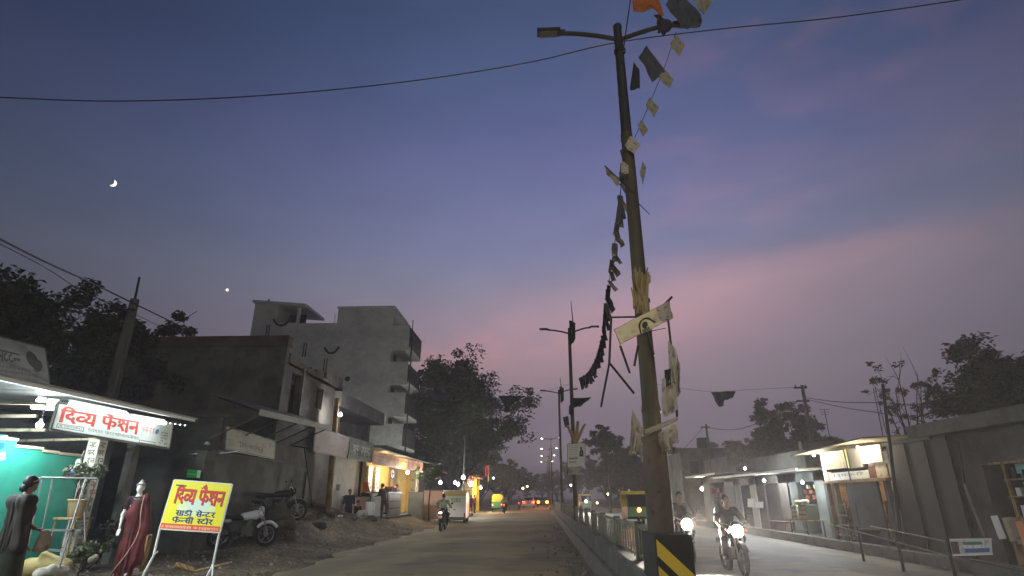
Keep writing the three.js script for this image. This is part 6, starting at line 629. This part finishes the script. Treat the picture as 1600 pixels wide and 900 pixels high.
  const bn = thing('wooden_bench', 'wooden bench with reddish top beside the crates', 'bench', [9.75, 0.08, -25.4], 0.1); mesh('seat', box(0.4, 0.05, 1.5, 0, 0.48, 0), std(0.35, 0.12, 0.09, { map: T.wood }), bn); for (const [a, b] of [[-1, -1], [1, -1], [-1, 1], [1, 1]]) mesh('leg', bar([a * 0.15, 0, b * 0.65], [a * 0.15, 0.46, b * 0.65], 0.05, 0.05), M.wood, bn);
  // goods in the yellow lit shop
  { const r = mulberry(171); for (let i = 0; i < 9; i++) tag(mesh('goods_packet', chamfer(0.2, 0.3 + r() * 0.25, 0.3, 0.02, 10.9, 1.0 + (i % 3) * 0.45, -34.9 - i * 0.42), [M.yellowPaint, M.cream, M.green, M.red][(r() * 4) | 0]), 'bright packet hung in the yellow lit shop', 'packet', 'goods in the yellow lit shop'); }
  // dim buildings behind
  const far = (l, x0, x1, d, h, top) => { const t = thing('far_building', l, 'building'); mesh('wall', bx(x0, x1, 0, h, -d, -d - 7), M.greyWall, t); mesh('parapet', bx(x0 - 0.1, x1 + 0.1, h, h + 0.35, -d + 0.1, -d - 0.2), M.greyWall, t); const n = Math.max(2, Math.round((x1 - x0) / 2.6)); for (let i = 0; i < n; i++) { const w = mesh('window', bx(x0 + (i + 0.35) * (x1 - x0) / n, x0 + (i + 0.7) * (x1 - x0) / n, h - 1.9, h - 0.9, -d + 0.02, -d + 0.03), M.glass, t); } if (top) mesh('water_tank', new THREE.CylinderGeometry(0.6, 0.65, 1.1, 14).translate(x0 + (x1 - x0) * 0.62, h + 0.9, -d - 2), M.black, t); return seat(t, (x0 + x1) / 2, 0, -d - 3); };
  far('hazy flat roofed building with a roof tank left of the small power pole', atD(1062, 700, 56).x, atD(1138, 700, 56).x, 56, atD(1100, 706, 56).y, true); far('hazy low building right of the small power pole', atD(1135, 700, 48).x, atD(1200, 700, 48).x, 48, atD(1160, 712, 48).y, false); far('dark flat building behind the kiosk', atD(1255, 700, 27).x, atD(1380, 700, 27).x, 27, atD(1300, 702, 27).y, false); far('faint wide building behind the far headlamp', 14, 30, 100, 6.4, false);
}

// ---------- vehicles and people ----------
function motorcycle(label, x, y, z, turn, { paint = M.black, head = M.glass, tail = std(0.4, 0.02, 0.02, { roughness: 0.3 }), group } = {}) {   // faces +z before turning
  const t = thing('motorcycle', label, 'motorcycle', [x, y, z], turn, group);
  for (const [zz, w] of [[0.64, 0.045], [-0.62, 0.055]]) { const wh = mesh('wheel', new THREE.TorusGeometry(0.265, w, 10, 26).rotateY(1.5708).translate(0, 0.31, zz), M.rubber, t); mesh('rim', [new THREE.TorusGeometry(0.215, 0.018, 6, 26).rotateY(1.5708).translate(0, 0.31, zz), new THREE.CylinderGeometry(0.05, 0.05, 0.12, 12).rotateZ(1.5708).translate(0, 0.31, zz), ...[0, 1, 2, 3, 4].map((k) => { const a = (k / 5) * 6.28; return rod([0, 0.31, zz], [0, 0.31 + Math.cos(a) * 0.21, zz + Math.sin(a) * 0.21], 0.014, 0.012, 5); })], M.steel, wh); }
  mesh('fork', [-1, 1].map((s) => rod([s * 0.09, 0.31, 0.64], [s * 0.09, 0.95, 0.4], 0.022)), M.steel, t); mesh('front_mudguard', new THREE.TorusGeometry(0.33, 0.05, 6, 14, 1.9).rotateY(-1.5708).rotateX(-0.6).scale(1.2, 1, 1).translate(0, 0.31, 0.64), paint, t); mesh('frame', [rod([0, 0.88, 0.38], [0, 0.35, 0.2], 0.03), rod([0, 0.35, 0.2], [0, 0.4, -0.3], 0.03), rod([0, 0.85, 0.3], [0, 0.7, -0.5], 0.03), rod([0.1, 0.31, -0.62], [0.1, 0.4, -0.1], 0.022), rod([-0.1, 0.31, -0.62], [-0.1, 0.4, -0.1], 0.022)], M.black, t); mesh('engine', [chamfer(0.26, 0.26, 0.34, 0.03, 0, 0.42, 0.06), new THREE.CylinderGeometry(0.08, 0.09, 0.24, 12).rotateX(0.3).translate(0, 0.62, 0.14)], M.grey, t);
  mesh('fuel_tank', bones([[0, 0.84, 0.28, 0, 0.8, -0.06, 0.13, 0.1, 1]], 0.03, 0.025), paint, t); mesh('seat', bones([[0, 0.78, -0.1, 0, 0.8, -0.62, 0.1, 0.1], [0.06, 0.78, -0.2, 0.05, 0.8, -0.55, 0.07, 0.07], [-0.06, 0.78, -0.2, -0.05, 0.8, -0.55, 0.07, 0.07]], 0.03, 0.025).scale(1, 0.75, 1).translate(0, 0.19, 0), M.black, t); mesh('tail_cowl', bones([[0, 0.74, -0.45, 0, 0.82, -0.82, 0.1, 0.06]], 0.03, 0.025), paint, t); mesh('rear_mudguard', new THREE.TorusGeometry(0.36, 0.055, 6, 14, 1.7).rotateY(-1.5708).rotateX(1.4).translate(0, 0.31, -0.62), M.black, t);
  mesh('handlebar', wire([[-0.37, 1.0, 0.22], [-0.26, 1.03, 0.3], [-0.08, 0.97, 0.4], [0.08, 0.97, 0.4], [0.26, 1.03, 0.3], [0.37, 1.0, 0.22]], 0.016, 18, 6), M.steel, t); const hl = mesh('headlight', [new THREE.SphereGeometry(0.135, 14, 10, 0, 6.29, 0, 1.6).rotateX(-1.5708).translate(0, 0.88, 0.46), ball(0.12, 0, 0.98, 0.42, 1, 0.8, 0.6)], paint, t); mesh('lens', new THREE.CylinderGeometry(0.13, 0.13, 0.02, 20).rotateX(1.5708).translate(0, 0.88, 0.485), head, hl); mesh('tail_light', chamfer(0.14, 0.07, 0.05, 0.015, 0, 0.8, -0.88), tail, t); mesh('number_plate', chamfer(0.2, 0.1, 0.012, 0.004, 0, 0.62, -0.9), M.cream, t); mesh('exhaust', rod([0.17, 0.34, 0.05], [0.19, 0.42, -0.75], 0.03, 0.055, 10), M.steel, t); for (const s of [-1, 1]) { const m = mesh('mirror', ball(0.06, s * 0.36, 1.2, 0.26, 1, 0.75, 0.3), M.black, t); mesh('mirror_stalk', rod([s * 0.28, 1.02, 0.29], [s * 0.35, 1.17, 0.27], 0.009), M.steel, m); mesh('indicator', ball(0.035, s * 0.2, 0.9, 0.42), M.saffron, t); mesh('footrest', rod([s * 0.1, 0.33, 0], [s * 0.22, 0.33, 0], 0.018), M.black, t); }
  return t;
}
const rider = (label, x, y, z, turn, o) => figure(thing('person', label, 'person', [x, y, z], turn), 'ride', o);
{
  // parked under the grey wall
  for (const [px, dx, tn, l, p] of [[385, -8.35, 2.35, 'parked dark motorcycle with pale tank panels by the grey wall', std(0.5, 0.5, 0.5, { roughness: 0.35 })], [432, -8.45, 2.2, 'second parked black motorcycle nearer the dirt bank', M.black]]) { const p0 = atX(px, 800, dx); motorcycle(l, p0.x, groundY(p0.x, -p0.z), p0.z, tn, { paint: p }); }
  // leaving, seen from behind
  const r1 = atD(692, 826, 28.5); motorcycle('motorcycle with a pale tail light ridden away along the left edge of the road', r1.x, 0.03, -28.5, Math.PI, { tail: G.tail }); rider('rider in a pale green shirt seen from behind', r1.x, 0.03, -28.5, Math.PI, { top: std(0.6, 0.72, 0.48, { map: T.cloth }), bottom: std(0.04, 0.04, 0.05) });
  { const q = scene.children[scene.children.length - 2]; pointLight(q, 0, 0.8, -0.92, 0xffc0c8, 0.6, 2); }
  const far1 = (label, rl, px, py, d, top) => { const p = atD(px, py, d), m = motorcycle(label, p.x, 0.03, -d, Math.PI, { tail: G.red }); spotLight(m, 0, 0.8, -0.93, 0, 0.6, -3, 0xff3018, 6, 1.2, 3); rider(rl, p.x, 0.03, -d, Math.PI, { top, bottom: M.darkCloth, cell: 0.03 }); };
  far1('distant motorcycle with a glowing red tail light in the middle of the road', 'distant rider in a white shirt above the red tail light', 788, 800, 58, M.whiteCloth); far1('farther motorcycle with a red tail light right of the white shirted rider', 'farther rider in grey right of the white shirted rider', 811, 792, 74, M.grey);
  // oncoming, headlamps on
  const on = (label, rl, px, py, d, h, I, top) => { const p = atD(px, py, d), m = motorcycle(label, p.x, h - 0.88 + 0.02, -d, 0, { head: G.head }); m.position.y = 0.03; const k = (p.y - 0.03) / 0.88; m.scale.setScalar(k); spotLight(m, 0, 0.88, 0.51, -p.x * 1.2 / d, 1.15, 6, 0xfff6e0, I, 0.5, 4).penumbra = 1; const f = rider(rl, p.x, 0.03, -d - 0.05, 0, { top, bottom: M.darkCloth, cell: 0.026 }); f.scale.setScalar(k); };
  on('oncoming motorcycle with a dazzling headlamp beside the median', 'rider behind the dazzling headlamp beside the median', 1066, 818, 15.2, 0.9, 1350, M.darkCloth); on('oncoming motorcycle with a dazzling headlamp in the middle of the right carriageway', 'dark clothed rider behind the headlamp in the right carriageway', 1141, 828, 13.2, 0.85, 1000, M.darkCloth);
  // auto rickshaws
  const auto = (label, px, py, d, lampY, lens, hex, I) => { const p = atD(px, py, d), t = thing('auto_rickshaw', label, 'rickshaw', [p.x, 0.03, -d]), bm = std(0.05, 0.16, 0.06, { roughness: 0.45 }); const prof = [[-1.25, 0.35], [0.75, 0.35], [1.15, 0.5], [1.2, 0.95], [0.95, 1.05], [0.8, 1.75], [-1.2, 1.8], [-1.3, 1.1]]; mesh('body', [prism([[-1.25, 0.35], [0.75, 0.35], [1.15, 0.5], [1.2, 0.95], [0.95, 1.0], [-1.3, 0.95]], 1.2).rotateY(-1.5708).translate(0.6, 0, 0)], bm, t); mesh('hood', [prism([[0.95, 1.62], [0.8, 1.78], [-1.15, 1.82], [-1.3, 1.6], [-1.3, 0.95], [-1.15, 0.95], [-1.1, 1.62]], 1.24).rotateY(-1.5708).translate(0.62, 0, 0)], M.yellowPaint, t); mesh('windscreen', panelFace([-0.52, 1.62, 0.86], [0.52, 1.62, 0.86], [0.52, 1.0, 1.0], [-0.52, 1.0, 1.0]), M.glass, t); mesh('pillar', [-1, 1].map((s) => rod([s * 0.56, 1.0, 0.98], [s * 0.56, 1.66, 0.84], 0.03)), M.black, t); for (const [wx, wz] of [[0, 0.95], [-0.52, -0.8], [0.52, -0.8]]) { const w = mesh('wheel', new THREE.TorusGeometry(0.17, 0.06, 8, 20).rotateY(1.5708).translate(wx, 0.23, wz), M.rubber, t); mesh('rim', new THREE.CylinderGeometry(0.12, 0.12, 0.06, 14).rotateZ(1.5708).translate(wx, 0.23, wz), M.steel, w); } const hl = mesh('headlight', new THREE.CylinderGeometry(0.11, 0.09, 0.1, 18).rotateX(1.5708).translate(0, p.y - 0.03, 1.2), M.black, t); mesh('lens', new THREE.CylinderGeometry(0.1, 0.1, 0.02, 18).rotateX(1.5708).translate(0, p.y - 0.03, 1.26), lens, hl); spotLight(t, 0, p.y - 0.03, 1.3, -p.x * 8 / d, p.y + 0.1, 8, hex, I, 0.3, 4); mesh('seat', box(1.0, 0.3, 0.4, 0, 0.75, -0.7), M.black, t); return t; };
  auto('oncoming auto rickshaw with a glowing amber lamp', 993, 796, 34, 0.9, G.amber, 0xff8a28, 90); auto('far oncoming auto rickshaw with a dazzling white headlamp', 914, 783, 66, 1.1, G.head, 0xfffbe0, 2500);
  // parked white van
  const vp = atX(708, 811, -5.35), v = thing('goods_van', 'small white goods van parked with its back to the road', 'van', [vp.x, groundY(vp.x, -vp.z) + 0.02, vp.z - 1.2], 0.05); mesh('body', chamfer(1.4, 1.5, 2.2, 0.05, 0, 1.05, 0), M.carWhite, v); mesh('cab', chamfer(1.36, 1.3, 1.1, 0.12, 0, 0.95, -1.6), M.carWhite, v); const rd = mesh('rear_door', chamfer(1.3, 0.62, 0.03, 0.01, 0, 0.68, 1.115), M.carWhite, v); mesh('handle', box(0.16, 0.04, 0.03, 0, 0.8, 1.145), M.black, rd); mesh('rear_panel', panelFace([-0.66, 1.74, 1.118], [0.66, 1.74, 1.118], [0.66, 1.03, 1.118], [-0.66, 1.03, 1.118]), printMat(256, 128, (x, w, h) => { x.fillStyle = '#cfd8c6'; x.fillRect(0, 0, w, h); x.fillStyle = '#b9a858'; x.fillRect(0, 0, w, 26); x.fillStyle = '#7a7a5c'; x.font = 'bold 54px sans-serif'; x.fillText('1283', 78, 92); }), v, true); mesh('roof_edge', chamfer(1.46, 0.1, 2.26, 0.03, 0, 1.83, 0), M.yellowPaint, v); mesh('bumper', chamfer(1.42, 0.16, 0.1, 0.03, 0, 0.3, 1.14), M.grey, v); for (const [x, z] of [[-0.6, 0.75], [0.6, 0.75], [-0.6, -1.5], [0.6, -1.5]]) { const w = mesh('wheel', new THREE.TorusGeometry(0.2, 0.08, 8, 20).rotateY(1.5708).translate(x, 0.28, z), M.rubber, v); mesh('rim', new THREE.CylinderGeometry(0.14, 0.14, 0.08, 14).rotateZ(1.5708).translate(x, 0.28, z), M.steel, w); } for (const s of [-1, 1]) mesh('tail_light', chamfer(0.09, 0.22, 0.03, 0.01, s * 0.62, 0.5, 1.13), M.red, v);
  // cars far ahead, tail lights on
  const car = (label, px, d, paint, lit) => { const p = atD(px, 790, d), t = thing('car', label, 'car', [p.x, 0.03, -d]); mesh('body', prism([[-2, 0.3], [2, 0.3], [2.05, 0.75], [1.95, 0.95], [1.15, 1.0], [-1.2, 0.95], [-2.05, 0.8]], 1.66).rotateY(1.5708).translate(-0.83, 0, 0), paint, t); mesh('cabin', prism([[1.7, 0.95], [1.1, 1.48], [-0.5, 1.5], [-1.25, 0.95]], 1.46).rotateY(1.5708).translate(-0.73, 0, 0), paint, t); mesh('rear_window', panelFace([-0.62, 1.43, 1.17], [0.62, 1.43, 1.17], [0.66, 1.02, 1.64], [-0.66, 1.02, 1.64]).translate(0, 0.02, 0.03), M.glass, t); for (const [x, z] of [[-0.74, 1.25], [0.74, 1.25], [-0.74, -1.3], [0.74, -1.3]]) { const w = mesh('wheel', new THREE.TorusGeometry(0.23, 0.09, 8, 20).rotateY(1.5708).translate(x, 0.32, z), M.rubber, t); mesh('rim', new THREE.CylinderGeometry(0.17, 0.17, 0.1, 14).rotateZ(1.5708).translate(x, 0.32, z), M.steel, w); } for (const s of [-1, 1]) { mesh('tail_light', chamfer(0.34, 0.26, 0.05, 0.015, s * 0.64, 0.8, 2.05), lit, t); spotLight(t, s * 0.64, 0.8, 2.1, s * 0.64, 0.6, 6, lit === G.amber ? 0xff7a20 : 0xff2a14, lit === G.amber ? 60 : 14, 0.7, 6); } mesh('number_plate', box(0.45, 0.11, 0.02, 0, 0.66, 2.06), M.cream, t); };
  car('far white car with glowing red tail lights in the left carriageway', 826, 88, M.carWhite, G.red); car('far car with dazzling amber tail lights near the median', 848, 92, M.grey, G.amber); car('farther dark car with red tail lights beyond the amber lit one', 836, 112, M.black, G.red);
  const ar = (px, d) => { const p = atD(px, 792, d), t = thing('auto_rickshaw', 'far rickshaw seen from behind left of the white shirted rider', 'rickshaw', [p.x, 0.03, -d]); mesh('body', chamfer(1.2, 0.7, 2.2, 0.08, 0, 0.7, 0), std(0.05, 0.16, 0.06), t); mesh('hood', prism([[-0.6, 1.0], [0.6, 1.0], [0.56, 1.65], [0.4, 1.8], [-0.4, 1.8], [-0.56, 1.65]], 2).translate(0, 0, -1), M.yellowPaint, t); for (const s of [-1, 1]) { mesh('tail_light', chamfer(0.12, 0.14, 0.04, 0.01, s * 0.5, 0.7, 1.12), G.red, t); mesh('wheel', new THREE.TorusGeometry(0.17, 0.06, 8, 18).rotateY(1.5708).translate(s * 0.52, 0.23, 0.7), M.rubber, t); } }; ar(778, 66);
  // people on foot
  const man = (label, px, py, X, pose, turn, o, yy) => { const p = atX(px, py, X); return figure(thing('person', label, 'person', [p.x, yy ?? groundY(p.x, -p.z), p.z], turn), pose, { cell: 0.026, ...o }); };
  man('person in dark clothes standing before the whitewashed wall', 544, 800, -8.9, 'stand', 0.6, { top: M.darkCloth, bottom: M.darkCloth }, 0.15); man('child in dark clothes sitting on the dirt bank', 556, 803, -8.8, 'sit', 1.2, { top: M.darkCloth, bottom: M.darkCloth }, 0.4); man('person leaning on the steel counter with one foot raised', 598, 806, -8.0, 'lean', -1.9, { top: std(0.06, 0.05, 0.05), bottom: std(0.1, 0.05, 0.04) }); man('shopkeeper standing behind the steel counter', 618, 800, -8.9, 'stand', 1.4, { top: std(0.2, 0.12, 0.08), bottom: M.darkCloth }, 0.55); man('person in dark clothes walking before the red roofed stall', 735, 800, -6.2, 'walk', 2.8, { top: std(0.05, 0.05, 0.07), bottom: M.darkCloth }); man('person in a reddish shirt beside the red roofed stall', 741, 797, -6.6, 'stand', 2.2, { top: std(0.35, 0.06, 0.05), bottom: M.darkCloth }); man('person standing by the small yellow lit shop across the road', 1125, 806, 9.9, 'stand', -1.2, { top: M.darkCloth, bottom: M.darkCloth });
}
// lit street light poles behind the photographer: they light the near road, the first pole and the fronts that face this way
for (const d of [-9.5, -26.5]) { const t = lightPole(d > -10 ? 'lit street light pole behind the striped pedestal end of the median' : 'second lit street light pole back along the road', d, 9.0, false); for (const c of t.children) if (c.name === 'lamp_head') c.children[0].material = G.street; for (const s of [-1, 1]) pointLight(t, s * 1.22, 8.2 + (s < 0 ? 0.13 : 0.22) - 0.15, 0, 0xfff6e4, 130, 6); }

scene.traverse((o) => { if (o.isMesh) { o.castShadow = true; o.receiveShadow = true; } });
renderer.render(scene, camera);
